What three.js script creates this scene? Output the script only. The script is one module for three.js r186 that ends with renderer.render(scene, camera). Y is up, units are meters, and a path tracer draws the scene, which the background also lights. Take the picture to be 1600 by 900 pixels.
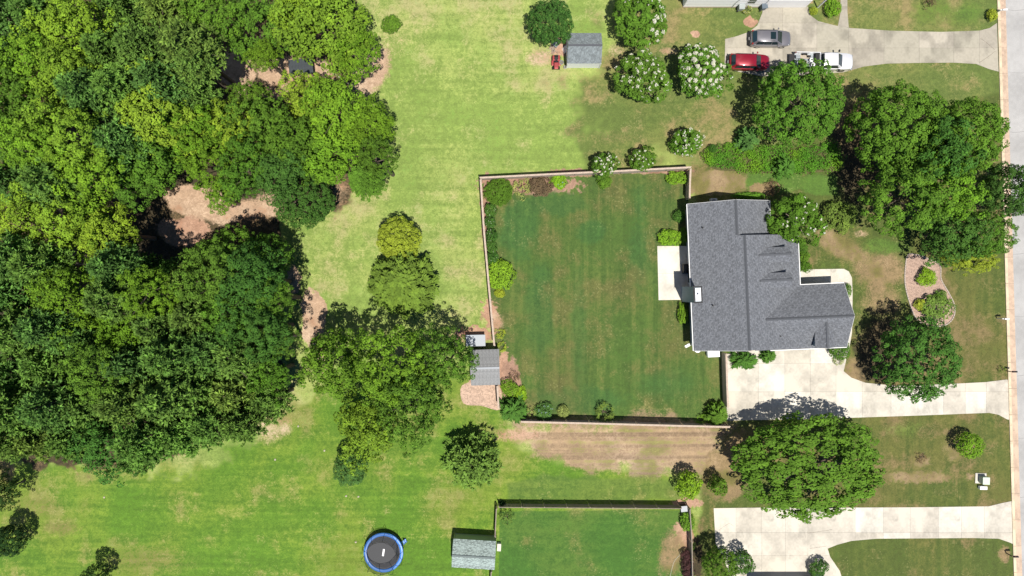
import * as THREE from 'three';
import { mergeGeometries, toCreasedNormals } from 'three/addons/utils/BufferGeometryUtils.js';
import { RoundedBoxGeometry } from 'three/addons/geometries/RoundedBoxGeometry.js';
import { Sky } from 'three/addons/objects/Sky.js';

// ---------------------------------------------------------------- camera, sky, sun, exposure
const CAM_H = 82, FOCAL = 1115;                       // drone height in metres; focal length in plan units
const scene = new THREE.Scene();
const camera = new THREE.PerspectiveCamera(2 * Math.atan(450 / FOCAL) * 180 / Math.PI, 16 / 9, 1, 1200);
camera.position.set(0, CAM_H, 0);
camera.up.set(0, 0, -1);
camera.lookAt(0, 0, 0);

const SUN = new THREE.Vector3(0.135, 1, 0.30).normalize();
const sky = new Sky();
sky.name = 'sky'; sky.scale.setScalar(1000); sky.userData = { kind: 'structure' };
sky.material.uniforms.sunPosition.value.copy(SUN);
sky.material.uniforms.turbidity.value = 2;
sky.material.uniforms.rayleigh.value = 0.6;
sky.material.uniforms.mieCoefficient.value = 0.002;
scene.add(sky);
scene.environmentIntensity = 0.1;
const sun = new THREE.DirectionalLight(0xfff9f0, 5);
sun.name = 'sun';
sun.position.copy(SUN).multiplyScalar(150);
sun.castShadow = true;
sun.shadow.mapSize.set(4096, 4096);
Object.assign(sun.shadow.camera, { left: -75, right: 75, top: 50, bottom: -50, near: 10, far: 300 });
scene.add(sun, sun.target);
const renderer = new THREE.WebGLRenderer({ antialias: true });
renderer.toneMapping = THREE.LinearToneMapping;
renderer.toneMappingExposure = 1.2;
renderer.shadowMap.enabled = true;
const GAIN = 1.6;                                     // seen brightness of a sunlit level surface over its base colour

// ---------------------------------------------------------------- helpers
const V = (x, y, z) => new THREE.Vector3(x, y, z);
// site plan: 13.6 units per metre on the ground; sight(e, s, h) is the place at height h surveyed on the line through plan point e, s
const U = CAM_H / FOCAL;
const at = (e, s, h = 0) => V((e - 800) * (CAM_H - h) / FOCAL, h, (s - 450) * (CAM_H - h) / FOCAL);
function random(seed) { let a = seed >>> 0; return () => { a = (a + 0x6d2b79f5) | 0; let t = Math.imul(a ^ (a >>> 15), 1 | a); t = (t + Math.imul(t ^ (t >>> 7), 61 | t)) ^ t; return ((t ^ (t >>> 14)) >>> 0) / 4294967296; }; }
const hash = (x, y, s = 0) => { let h = Math.imul(x, 374761393) ^ Math.imul(y, 668265263) ^ Math.imul(s, 974634593); h = Math.imul(h ^ (h >>> 13), 1274126177); return ((h ^ (h >>> 16)) >>> 0) / 4294967296; };
function vnoise(x, y, s = 0) {
  const ix = Math.floor(x), iy = Math.floor(y), fx = x - ix, fy = y - iy, u = fx * fx * (3 - 2 * fx), v = fy * fy * (3 - 2 * fy);
  const a = hash(ix, iy, s), b = hash(ix + 1, iy, s), c = hash(ix, iy + 1, s), d = hash(ix + 1, iy + 1, s);
  return a + (b - a) * u + (c - a) * v + (a - b - c + d) * u * v;
}
const fbm = (x, y, o = 3, s = 0) => { let t = 0, a = 0.5, n = 0; for (let i = 0; i < o; i++) { t += a * vnoise(x, y, s + i); n += a; a *= 0.5; const q = x * 1.63 - y * 1.21 + 7.1; y = x * 1.21 + y * 1.63 + 3.7; x = q; } return t / n; };
const smooth = (a, b, x) => { const t = Math.min(1, Math.max(0, (x - a) / (b - a))); return t * t * (3 - 2 * t); };
const lin = (c) => Math.pow(c / 255, 2.2);
const rgb = (r, g, b) => new THREE.Color().setRGB(r, g, b);
const seen = (r, g, b, k = 1) => rgb(lin(r) / GAIN * k, lin(g) / GAIN * k, lin(b) / GAIN * k);   // base colour of a level sunlit surface that shows as r, g, b

const taken = new Map();
function numbered(name) { const n = taken.get(name) || 0; taken.set(name, n + 1); return n ? name + '_' + String(n).padStart(3, '0') : name; }
const shade = (o) => { o.traverse((c) => { if (c.isMesh) { c.castShadow = true; c.receiveShadow = true; } }); return o; };
function thing(name, label, category, pos = V(0, 0, 0), turn = 0, group) {
  const o = new THREE.Group(); o.name = numbered(name); o.position.copy(pos); o.rotation.y = turn;
  o.userData = { label, category }; if (group) o.userData.group = group;
  scene.add(o); return o;
}
function part(name, geo, mat, parent, label) {
  const list = Array.isArray(geo) ? geo : [geo];
  const g = list.length > 1 ? mergeGeometries(list.map((x) => plain(x))) : list[0];
  const m = new THREE.Mesh(g, mat); m.name = name; m.castShadow = m.receiveShadow = true;
  if (label) m.userData.label = label;
  parent.add(m); return m;
}
function structure(name, geo, mat) { const m = part(numbered(name), geo, mat, scene); m.userData.kind = 'structure'; return m; }
function plain(g) { const x = g.index ? g.toNonIndexed() : g.clone(); for (const k of Object.keys(x.attributes)) if (!['position', 'normal', 'uv'].includes(k)) x.deleteAttribute(k); if (!x.attributes.uv) x.setAttribute('uv', new THREE.Float32BufferAttribute(new Float32Array(x.attributes.position.count * 2), 2)); return x; }
const box = (w, h, d, x = 0, y = 0, z = 0) => new THREE.BoxGeometry(w, h, d).translate(x, y, z);           // y is the centre
const rbox = (w, h, d, r, x = 0, y = 0, z = 0) => new RoundedBoxGeometry(w, h, d, 2, r).translate(x, y, z);
const cyl = (r0, r1, h, n, x = 0, y = 0, z = 0) => new THREE.CylinderGeometry(r1, r0, h, n).translate(x, y, z);
function rod(a, b, r0, r1 = r0, n = 6) {
  const d = b.clone().sub(a), g = new THREE.CylinderGeometry(r1, r0, d.length(), n, 1);
  g.applyQuaternion(new THREE.Quaternion().setFromUnitVectors(V(0, 1, 0), d.clone().normalize()));
  const m = a.clone().add(b).multiplyScalar(0.5); return g.translate(m.x, m.y, m.z);
}
const tube = (pts, r, n = 24, k = 6) => new THREE.TubeGeometry(new THREE.CatmullRomCurve3(pts), n, r, k);
// a flat plate of thickness t over plan outline pts ([x, z] in metres), its top at y1
function plate(pts, y1, t, bevel = 0) {
  const s = new THREE.Shape(pts.map(([x, z]) => new THREE.Vector2(x, -z)));
  const g = new THREE.ExtrudeGeometry(s, { depth: t - bevel, bevelEnabled: bevel > 0, bevelThickness: bevel, bevelSize: bevel, bevelOffset: -bevel, bevelSegments: 1 });
  return g.rotateX(-Math.PI / 2).translate(0, y1 - t, 0);
}
const plan = (pts, h = 0) => pts.map(([e, s]) => { const p = at(e, s, h); return [p.x, p.z]; });
function curve(pts, n = 8) {                           // smooth closed outline
  const c = new THREE.CatmullRomCurve3(pts.map(([x, z]) => V(x, 0, z)), true, 'centripetal');
  return c.getPoints(pts.length * n).slice(0, -1).map((p) => [p.x, p.z]);
}

// ---------------------------------------------------------------- procedural textures
function texture(w, h, fn, srgb = true, rx = 1, ry = 1) {
  const d = new Uint8Array(w * h * 4);
  for (let y = 0, i = 0; y < h; y++) for (let x = 0; x < w; x++, i += 4) { const c = fn(x, y); d[i] = c[0]; d[i + 1] = c[1]; d[i + 2] = c[2]; d[i + 3] = 255; }
  const t = new THREE.DataTexture(d, w, h); t.wrapS = t.wrapT = THREE.RepeatWrapping; t.magFilter = THREE.LinearFilter;
  if (srgb) t.colorSpace = THREE.SRGBColorSpace;
  t.repeat.set(rx, ry); t.needsUpdate = true; return t;
}
const wrapN = (x, y, n, f, s) => { // tileable noise, f cells per tile
  const fx = x / n * f, fy = y / n * f, ix = Math.floor(fx), iy = Math.floor(fy), u = fx - ix, v = fy - iy, m = (a) => ((a % f) + f) % f;
  const su = u * u * (3 - 2 * u), sv = v * v * (3 - 2 * v), a = hash(m(ix), m(iy), s), b = hash(m(ix + 1), m(iy), s), c = hash(m(ix), m(iy + 1), s), d = hash(m(ix + 1), m(iy + 1), s);
  return a + (b - a) * su + (c - a) * sv + (a - b - c + d) * su * sv;
};
const grainBump = texture(512, 512, (x, y) => { const v = 255 * (0.5 * wrapN(x, y, 512, 64, 1) + 0.3 * wrapN(x, y, 512, 128, 2) + 0.2 * hash(x, y, 3)); return [v, v, v]; }, false);
const mottle = texture(512, 512, (x, y) => {            // light neutral mottling for concrete, multiplies a base colour
  let v = 0.79 + 0.16 * wrapN(x, y, 512, 4, 5) + 0.12 * wrapN(x, y, 512, 11, 6) + 0.06 * wrapN(x, y, 512, 40, 7) + 0.05 * (hash(x, y, 8) - 0.5);
  if (wrapN(x, y, 512, 6, 11) > 0.78) v -= 0.07 * wrapN(x, y, 512, 30, 12);
  const q = Math.min(1, v); return [255 * q, 252 * q, 245 * Math.min(1, q * 0.99)];
});
const stained = texture(512, 512, (x, y) => {           // weathered concrete with dark grimy blotches
  const b = wrapN(x, y, 512, 5, 61) * 0.6 + wrapN(x, y, 512, 13, 62) * 0.4, q = Math.min(1, 0.98 - 0.14 * smooth(0.45, 0.75, b) + 0.07 * (wrapN(x, y, 512, 50, 63) - 0.5) + 0.05 * (hash(x, y, 64) - 0.5)); return [255 * q, 253 * q, 248 * q];
});
const plankTex = texture(256, 256, (x, y) => { const v = 0.72 + 0.2 * wrapN(x * 6, y, 256, 16, 21) + 0.12 * (hash(x, y >> 4, 22) - 0.5); const q = Math.min(1, v); return [255 * q, 247 * q, 240 * q]; });
// asphalt shingles: one tile is 1.75 m square, 16 courses of tabs with uneven widths and tones
function shingles(base, spread, seed) {
  const N = 512, rows = 16, rh = N / rows, cuts = [];
  for (let r = 0; r < rows; r++) { const c = []; let x = hash(r, 1, seed) * 40; while (x < N - 20) { c.push(x); x += 26 + hash(r, c.length, seed + 1) * 34; } cuts.push(c); }
  const tone = (x, y) => {
    const r = Math.floor(y / rh), c = cuts[r]; let k = 0; while (k < c.length && c[k] <= x) k++; k %= c.length;
    const edge = Math.min(...c.map((q) => Math.abs(q - x)));
    return { t: hash(r, k, seed + 2), gap: (y % rh < 3 ? 1 : 0) || (edge < 2 ? 0.6 : 0) };
  };
  const col = texture(N, N, (x, y) => { const { t, gap } = tone(x, y), m = 1 + spread * (t - 0.5) * 2 + 0.22 * (hash(x >> 1, y >> 1, seed + 3) - 0.5) - 0.45 * gap + 0.07 * (wrapN(x, y, N, 5, seed) - 0.5); return base.map((b) => Math.max(0, Math.min(255, b * m))); });
  const bmp = texture(N, N, (x, y) => { const { t, gap } = tone(x, y), r = (y % rh) / rh, v = Math.max(0, 150 + 60 * t - 120 * gap - 50 * r + 40 * (hash(x, y, 9) - 0.5)); return [v, v, v]; }, false);
  col.repeat.set(1 / 1.75, 1 / 1.75); bmp.repeat.set(1 / 1.75, 1 / 1.75);
  return new THREE.MeshStandardMaterial({ map: col, bumpMap: bmp, bumpScale: 0.012, roughness: 0.95 });
}

// ---------------------------------------------------------------- materials
const std = (c, roughness = 0.85, extra = {}) => new THREE.MeshStandardMaterial({ color: c, roughness, ...extra });
const rep = (t, n) => { const c = t.clone(); c.repeat.set(n, n); c.needsUpdate = true; return c; };
const M = {
  roof: shingles([107, 110, 115], 0.14, 31), roofLight: shingles([146, 160, 155], 0.17, 41), roofShed: shingles([122, 130, 132], 0.12, 51),
  ridge: std(seen(104, 107, 112), 0.95, { bumpMap: rep(grainBump, 0.6), bumpScale: 0.006 }),
  trim: std(rgb(0.72, 0.72, 0.71), 0.5), white: std(rgb(0.86, 0.86, 0.86), 0.6), siding: std(rgb(0.5, 0.52, 0.52), 0.7), chimney: std(rgb(0.2, 0.26, 0.29), 0.7), greenSiding: std(rgb(0.32, 0.40, 0.25), 0.75),
  glass: new THREE.MeshStandardMaterial({ color: rgb(0.015, 0.03, 0.035), roughness: 0.06, metalness: 0.1 }),
  dark: std(rgb(0.015, 0.015, 0.017), 0.7), black: std(rgb(0.008, 0.008, 0.009), 0.6), rubber: std(rgb(0.012, 0.012, 0.012), 0.9), steel: std(rgb(0.45, 0.46, 0.48), 0.35, { metalness: 0.8 }), greyMetal: std(rgb(0.30, 0.33, 0.35), 0.45, { metalness: 0.3 }),
  fence: std(rgb(0.72, 0.62, 0.52), 0.9, { map: rep(plankTex, 0.6) }), fenceDark: std(rgb(0.20, 0.13, 0.09), 0.9, { map: rep(plankTex, 0.6) }), fenceGrey: std(rgb(0.42, 0.38, 0.32), 0.9, { map: rep(plankTex, 0.6) }),
  bark: std(rgb(0.11, 0.085, 0.06), 0.95), palebark: std(rgb(0.32, 0.26, 0.2), 0.9), stone: std(rgb(0.42, 0.36, 0.30), 0.9), deadwood: std(rgb(0.40, 0.34, 0.27), 0.9),
  joint: std(rgb(0.17, 0.15, 0.12), 0.95),
};
const concreteTones = [[0.61, 0.585, 0.54], [0.57, 0.54, 0.49], [0.66, 0.64, 0.6], [0.58, 0.55, 0.505]].map((c) => std(rgb(...c), 0.9, { map: rep(mottle, 0.14), bumpMap: rep(grainBump, 0.5), bumpScale: 0.002 }));
const oldTones = [[0.40, 0.375, 0.315], [0.36, 0.335, 0.285], [0.44, 0.41, 0.35], [0.38, 0.36, 0.30]].map((c) => std(rgb(...c), 0.9, { map: rep(stained, 0.11), bumpMap: rep(grainBump, 0.5), bumpScale: 0.002 }));

// ================================================================ THE GROUND
// The sheet's colour map is a site map of turf and soil: kinds of grass with dry and bare places, drawn in metres.
const TW = 2048, TH = 1152, PX = 16;
const turf = {   // three tones (as seen in sun): main, second, dry; share of dry; mowing lines along x or z
  field: { c: [[148, 175, 82], [177, 192, 104], [194, 188, 128]], dry: 0.58, line: 'x', amp: 0.05 },
  south: { c: [[104, 148, 42], [132, 160, 54], [160, 160, 90]], dry: 0.62, line: 'x', amp: 0.07 },
  back: { c: [[88, 119, 50], [101, 121, 55], [115, 117, 63]], dry: 0.53, line: 'z', amp: 0.10 },
  front: { c: [[96, 113, 48], [116, 119, 58], [148, 128, 88]], dry: 0.62, line: 'z', amp: 0.05 },
  neighbour: { c: [[112, 132, 62], [134, 142, 74], [168, 150, 102]], dry: 0.60, line: 'x', amp: 0.03 },
  lower: { c: [[80, 126, 46], [98, 133, 52], [130, 134, 72]], dry: 0.66, line: 'x', amp: 0.03 },
  strip: { c: [[184, 157, 124], [202, 175, 147], [138, 136, 78]], dry: 0.60, line: 'x', amp: 0.26, long: 0.03 },
  litter: { c: [[74, 66, 44], [96, 82, 54], [150, 122, 88]], dry: 0.66, line: 'x', amp: 0 },
  sand: { c: [[212, 178, 146], [226, 198, 168], [184, 140, 108]], dry: 0.60, line: 'x', amp: 0 },
  redsoil: { c: [[204, 160, 132], [216, 178, 150], [180, 128, 100]], dry: 0.62, line: 'x', amp: 0 },
  green: { c: [[98, 134, 52], [116, 142, 58], [140, 146, 76]], dry: 0.70, line: 'x', amp: 0.04 },
  teal: { c: [[76, 116, 53], [87, 118, 54], [104, 115, 60]], dry: 0.62, line: 'z', amp: 0.09 },
  mulch: { c: [[186, 148, 124], [200, 164, 140], [150, 112, 90]], dry: 0.56, line: 'x', amp: 0 },
  straw: { c: [[168, 144, 104], [186, 160, 124], [124, 120, 62]], dry: 0.50, line: 'z', amp: 0.02 },
};
const poly = (k, pts, feather, warp = 8, amount = 1) => ({ k, pts, feather, warp, amount });
const ell = (k, e, s, rx, ry, feather = 0.35, amount = 1, turn = 0) => ({ k, e, s, rx, ry, feather, amount, turn });
const zones = [
  poly('south', [[-200, 700], [300, 735], [470, 640], [560, 560], [740, 590], [790, 660], [820, 700], [1080, 745], [1090, 1100], [-200, 1100]], 26, 60),
  poly('neighbour', [[905, 130], [960, 40], [1060, -60], [1700, -60], [1700, 300], [1080, 320], [1075, 258], [915, 270]], 70, 110),
  poly('front', [[1080, 262], [1700, 110], [1700, 1100], [1085, 1100], [1100, 665], [1135, 640]], 14, 12),
  poly('back', [[753, 280], [1074, 264], [1076, 318], [1083, 548], [1130, 548], [1138, 663], [814, 659], [790, 640], [782, 600], [772, 540]], 2, 2),
  poly('lower', [[781, 799], [1064, 797], [1082, 820], [1082, 1000], [778, 1000]], 2, 3),
  poly('litter', [[-300, -300], [430, -300], [560, 20], [580, 95], [520, 145], [600, 190], [590, 260], [520, 330], [430, 335], [440, 420], [445, 620], [330, 690], [180, 730], [-300, 715]], 10, 40),
  poly('strip', [[800, 652], [1135, 656], [1120, 735], [990, 742], [880, 732], [800, 690]], 36, 60),
  poly('green', [[850, 740], [1060, 748], [1062, 784], [790, 786], [790, 755]], 8, 14, 0.75),
  // dry and bare places
  ell('sand', 491, 495, 19, 45, 0.25), ell('sand', 459, 437, 10, 16, 0.4), ell('sand', 500, 560, 12, 40, 0.9, 0.6), ell('sand', 578, 110, 26, 42, 0.5, 0.8, 0.6), ell('sand', 610, 70, 40, 40, 0.9, 0.4),
  ell('sand', 375, 110, 26, 40, 0.4), ell('sand', 445, 115, 45, 26, 0.4), ell('sand', 425, 145, 16, 16, 0.5), ell('sand', 300, 315, 46, 26, 0.4), ell('redsoil', 290, 362, 40, 24, 0.35), ell('sand', 370, 330, 70, 22, 0.5, 0.8), ell('sand', 495, 120, 40, 28, 0.5, 0.8),
  ell('sand', 425, 320, 40, 24, 0.6, 0.6), ell('sand', 530, 300, 22, 40, 0.7, 0.5), ell('sand', 430, 665, 40, 26, 0.6, 0.55, -0.6),
  ell('straw', 60, 790, 60, 24, 0.8, 0.45), ell('straw', 95, 825, 36, 14, 0.7, 0.5), ell('straw', 230, 875, 90, 30, 0.8, 0.45), ell('straw', 8, 735, 16, 22, 0.5, 0.7),
  ell('redsoil', 752, 612, 30, 24, 0.2), ell('redsoil', 740, 522, 36, 12, 0.35, 0.9), ell('redsoil', 765, 490, 14, 26, 0.4, 0.8), ell('redsoil', 787, 575, 8, 32, 0.4, 0.9), ell('sand', 775, 505, 16, 18, 0.6, 0.7), ell('redsoil', 800, 680, 40, 10, 0.5, 0.6),
  ell('mulch', 905, 270, 60, 6, 0.4, 0.8), ell('mulch', 825, 290, 70, 14, 0.3), ell('mulch', 761, 330, 9, 60, 0.3), ell('mulch', 800, 600, 16, 40, 0.4, 0.9), ell('mulch', 1030, 267, 60, 5, 0.5, 0.8),
  ell('redsoil', 1172, 33, 11, 9, 0.25), ell('redsoil', 1086, 53, 6, 5, 0.4), ell('sand', 1045, 80, 18, 8, 0.5, 0.6), ell('sand', 845, 90, 26, 16, 0.7, 0.6), ell('redsoil', 872, 75, 14, 14, 0.4, 0.8), ell('sand', 965, 80, 18, 14, 0.7, 0.5), ell('straw', 960, 215, 60, 14, 0.9, 0.45), ell('sand', 1210, 195, 20, 30, 0.6, 0.5),
  ell('straw', 1120, 285, 52, 20, 0.3, 0.95), ell('green', 1215, 285, 50, 22, 0.4, 0.9), ell('green', 1290, 288, 44, 16, 0.5, 0.9), ell('green', 1330, 290, 40, 20, 0.7, 0.6),
  ell('straw', 1315, 385, 50, 22, 0.7, 0.8, 0.5), ell('straw', 1375, 425, 46, 40, 0.8, 0.72), ell('straw', 1380, 470, 40, 40, 0.8, 0.62), ell('straw', 1335, 580, 22, 26, 0.5, 0.8), ell('green', 1380, 385, 40, 14, 0.6, 0.6), ell('green', 1300, 415, 50, 10, 0.9, 0.4),
  ell('litter', 1380, 545, 46, 60, 0.5, 0.8), ell('litter', 1340, 230, 40, 80, 0.5, 0.9), ell('straw', 1545, 245, 22, 16, 0.7, 0.6),
  ell('straw', 1130, 745, 40, 44, 0.5, 0.85), ell('straw', 1165, 700, 40, 40, 0.5, 0.8), ell('redsoil', 1075, 785, 24, 8, 0.5, 0.8), ell('redsoil', 1070, 838, 14, 26, 0.45, 0.9), ell('straw', 1050, 870, 26, 40, 0.6, 0.7), ell('litter', 1090, 880, 8, 40, 0.4),
  ell('straw', 1440, 745, 80, 10, 0.7, 0.75), ell('straw', 1500, 700, 26, 26, 0.7, 0.7), ell('straw', 1435, 720, 20, 12, 0.6, 0.7), ell('green', 1410, 670, 40, 16, 0.8, 0.5), ell('straw', 1570, 865, 10, 14, 0.6, 0.7), ell('redsoil', 1250, 4, 20, 5, 0.6, 0.7),
  ell('straw', 1195, 296, 22, 12, 0.4, 0.9), ell('sand', 1345, 365, 14, 7, 0.8, 0.6), ell('green', 1480, 20, 80, 26, 0.9, 0.6),
  // greener and browner places of the fenced lawn
  ell('teal', 812, 352, 32, 50, 0.8, 0.9), ell('teal', 860, 320, 60, 18, 0.7, 0.8), ell('teal', 845, 480, 26, 70, 0.8, 0.8), ell('teal', 905, 520, 16, 120, 0.7, 0.6), ell('teal', 1000, 400, 22, 60, 0.8, 0.7), ell('teal', 900, 625, 80, 24, 0.8, 0.8), ell('teal', 1040, 600, 60, 36, 0.9, 0.6), ell('teal', 925, 360, 26, 20, 0.7, 0.8), ell('teal', 1000, 320, 14, 40, 0.8, 0.6),
];
for (const z of zones) if (z.pts) { const m = z.feather + z.warp; z.box = [Math.min(...z.pts.map((p) => p[0])) - m, Math.max(...z.pts.map((p) => p[0])) + m, Math.min(...z.pts.map((p) => p[1])) - m, Math.max(...z.pts.map((p) => p[1])) + m]; } else { const r = Math.max(z.rx, z.ry) * (1.5 + z.feather); z.box = [z.e - r, z.e + r, z.s - r, z.s + r]; }
function inPoly(pts, x, y) {                           // signed distance, inside positive
  let d = 1e9, inside = false;
  for (let i = 0, j = pts.length - 1; i < pts.length; j = i++) {
    const [ax, ay] = pts[j], [bx, by] = pts[i], dx = bx - ax, dy = by - ay, t = Math.max(0, Math.min(1, ((x - ax) * dx + (y - ay) * dy) / (dx * dx + dy * dy)));
    d = Math.min(d, Math.hypot(x - ax - dx * t, y - ay - dy * t));
    if ((ay > y) !== (by > y) && x < (bx - ax) * (y - ay) / (by - ay) + ax) inside = !inside;
  }
  return inside ? d : -d;
}
function groundTexture() {
  const d = new Uint8Array(TW * TH * 4), col = [0, 0, 0];
  for (let j = 0, o = 0; j < TH; j++) for (let i = 0; i < TW; i++, o += 4) {
    const X = (i + 0.5) / PX - 64, Z = (j + 0.5) / PX - 36, e = 800 + X / U, s = 450 + Z / U;
    const n1 = fbm(X * 0.16, Z * 0.16, 3, 11), n2 = fbm(X * 0.55, Z * 0.55, 3, 23), n3 = 0.6 * vnoise(X * 2.1 - Z * 1.5, X * 1.5 + Z * 2.1, 37) + 0.4 * vnoise(X * 5 + Z * 2, Z * 5 - X * 2, 38), g = hash(i, j, 5), g2 = hash(i >> 1, j >> 1, 6);
    const fine = 0.5 * n3 + 0.28 * g2 + 0.22 * g, wob = (n2 - 0.5) * 2;
    const paint = (k, w) => {
      const t = turf[k], [a, b, c] = t.c;
      const line = t.amp ? (t.line === 'x' ? vnoise(X * (t.long ?? 0.12), Z * 2.2, 71) * 0.6 + vnoise(X * (t.long ? 0.08 : 0.5), Z * 6, 72) * 0.4 : vnoise(X * 2.0, Z * 0.10, 73) * 0.6 + vnoise(X * 6, Z * 0.45, 74) * 0.4) - 0.5 : 0;
      const m = smooth(0.3, 0.7, n1 + (fine - 0.5) * 0.5 + line * (t.line === 'x' ? 0.22 : 0.4)), q = 0.85 * smooth(t.dry - 0.12, t.dry + 0.16, 0.6 * n2 + 0.4 * n1 + (fine - 0.5) * 0.36 + line * t.amp * 2.2);
      const v = 1 + (fine - 0.5) * 0.34 + line * t.amp * 2;
      for (let x = 0; x < 3; x++) { const base = a[x] + (b[x] - a[x]) * m; col[x] += ((base + (c[x] - base) * q) * v - col[x]) * w; }
    };
    col[0] = col[1] = col[2] = 0; paint('field', 1);
    for (const z of zones) {
      if (e < z.box[0] || e > z.box[1] || s < z.box[2] || s > z.box[3]) continue;
      let w;
      if (z.pts) w = smooth(-z.feather, z.feather, inPoly(z.pts, e, s) + z.warp * wob * 0.5);
      else { const ct = Math.cos(z.turn), st = Math.sin(z.turn), dx = e - z.e, dy = s - z.s, r = Math.hypot((dx * ct + dy * st) / z.rx, (dy * ct - dx * st) / z.ry); w = smooth(1 + z.feather, 1 - z.feather, r + wob * 0.35 + (n3 - 0.5) * (Math.min(z.rx, z.ry) < 15 ? 1.1 : 0.5)) ; }
      if (w <= 0.001) continue;
      w = smooth(0.28, 0.72, w * z.amount + (fine - 0.5) * 0.5 * (w < 0.98 || z.amount < 0.95 ? 1 : 0));   // turf thins out in specks
      if (w > 0) paint(z.k, w);
    }
    if (col[1] > col[0] * 0.97) {                        // clumps of coarser, greener grass and small bleached tufts
      const w = 0.32 * smooth(0.60, 0.82, n3 * 0.7 + g2 * 0.3) * smooth(0.42, 0.62, fbm(X * 0.3 + 40, Z * 0.3, 2, 91)), p = 0.30 * smooth(0.86, 0.99, g2) * smooth(0.5, 0.7, n2);
      col[0] += (col[0] * 0.66 - col[0]) * w + (214 - col[0]) * p; col[1] += (col[1] * 0.86 - col[1]) * w + (204 - col[1]) * p; col[2] += (col[2] * 0.7 - col[2]) * w + (150 - col[2]) * p;
    }
    for (let x = 0; x < 3; x++) d[o + x] = Math.max(0, Math.min(255, 255 * Math.pow(lin(Math.max(0, Math.min(255, col[x]))) / GAIN, 1 / 2.2)));
    d[o + 3] = 255;
  }
  const t = new THREE.DataTexture(d, TW, TH); t.colorSpace = THREE.SRGBColorSpace; t.magFilter = THREE.LinearFilter; t.wrapS = t.wrapT = THREE.MirroredRepeatWrapping; t.needsUpdate = true; return t;
}
{
  const g = new THREE.PlaneGeometry(760, 760).rotateX(-Math.PI / 2), p = g.attributes.position, uv = g.attributes.uv;
  for (let i = 0; i < p.count; i++) uv.setXY(i, (p.getX(i) + 64) / 128, (p.getZ(i) + 36) / 72);
  const b = grainBump.clone(); b.repeat.set(128 / 6, 72 / 6); b.needsUpdate = true;
  structure('ground', g, new THREE.MeshStandardMaterial({ map: groundTexture(), bumpMap: b, bumpScale: 0.05, roughness: 1 }));
}

// ---------------------------------------------------------------- road, kerb, driveways
function clip(pts, x0, x1, y0, y1) {
  const cut = (list, inside, cross) => { const r = []; for (let i = 0; i < list.length; i++) { const a = list[i], b = list[(i + 1) % list.length], ia = inside(a), ib = inside(b); if (ia) r.push(a); if (ia !== ib) r.push(cross(a, b)); } return r; };
  const cx = (x) => (a, b) => [x, a[1] + (b[1] - a[1]) * (x - a[0]) / (b[0] - a[0])], cy = (y) => (a, b) => [a[0] + (b[0] - a[0]) * (y - a[1]) / (b[1] - a[1]), y];
  let r = cut(pts, (p) => p[0] >= x0, cx(x0)); r = r.length ? cut(r, (p) => p[0] <= x1, cx(x1)) : r; r = r.length ? cut(r, (p) => p[1] >= y0, cy(y0)) : r; return r.length ? cut(r, (p) => p[1] <= y1, cy(y1)) : r;
}
const areaOf = (p) => Math.abs(p.reduce((s, a, i) => { const b = p[(i + 1) % p.length]; return s + a[0] * b[1] - b[0] * a[1]; }, 0)) / 2;
function slabs(name, outline, xs, ys, tones, seed, gap = 0.1) {   // poured slabs with open joints over a darker bed
  const rng = random(seed), base = structure(name, plate(plan(outline), 0.014, 0.05), M.joint);
  const X = [-1e4, ...xs, 1e4], Y = [-1e4, ...ys, 1e4];
  for (let i = 0; i + 1 < X.length; i++) for (let j = 0; j + 1 < Y.length; j++) {
    const c = clip(outline, X[i] + gap, X[i + 1] - gap, Y[j] + gap, Y[j + 1] - gap);
    if (c.length < 3 || areaOf(c) < 4) continue;
    part('slab', plate(plan(c), 0.034 + rng() * 0.004, 0.05), tones[Math.floor(rng() * tones.length)], base);
  }
  return base;
}
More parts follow.
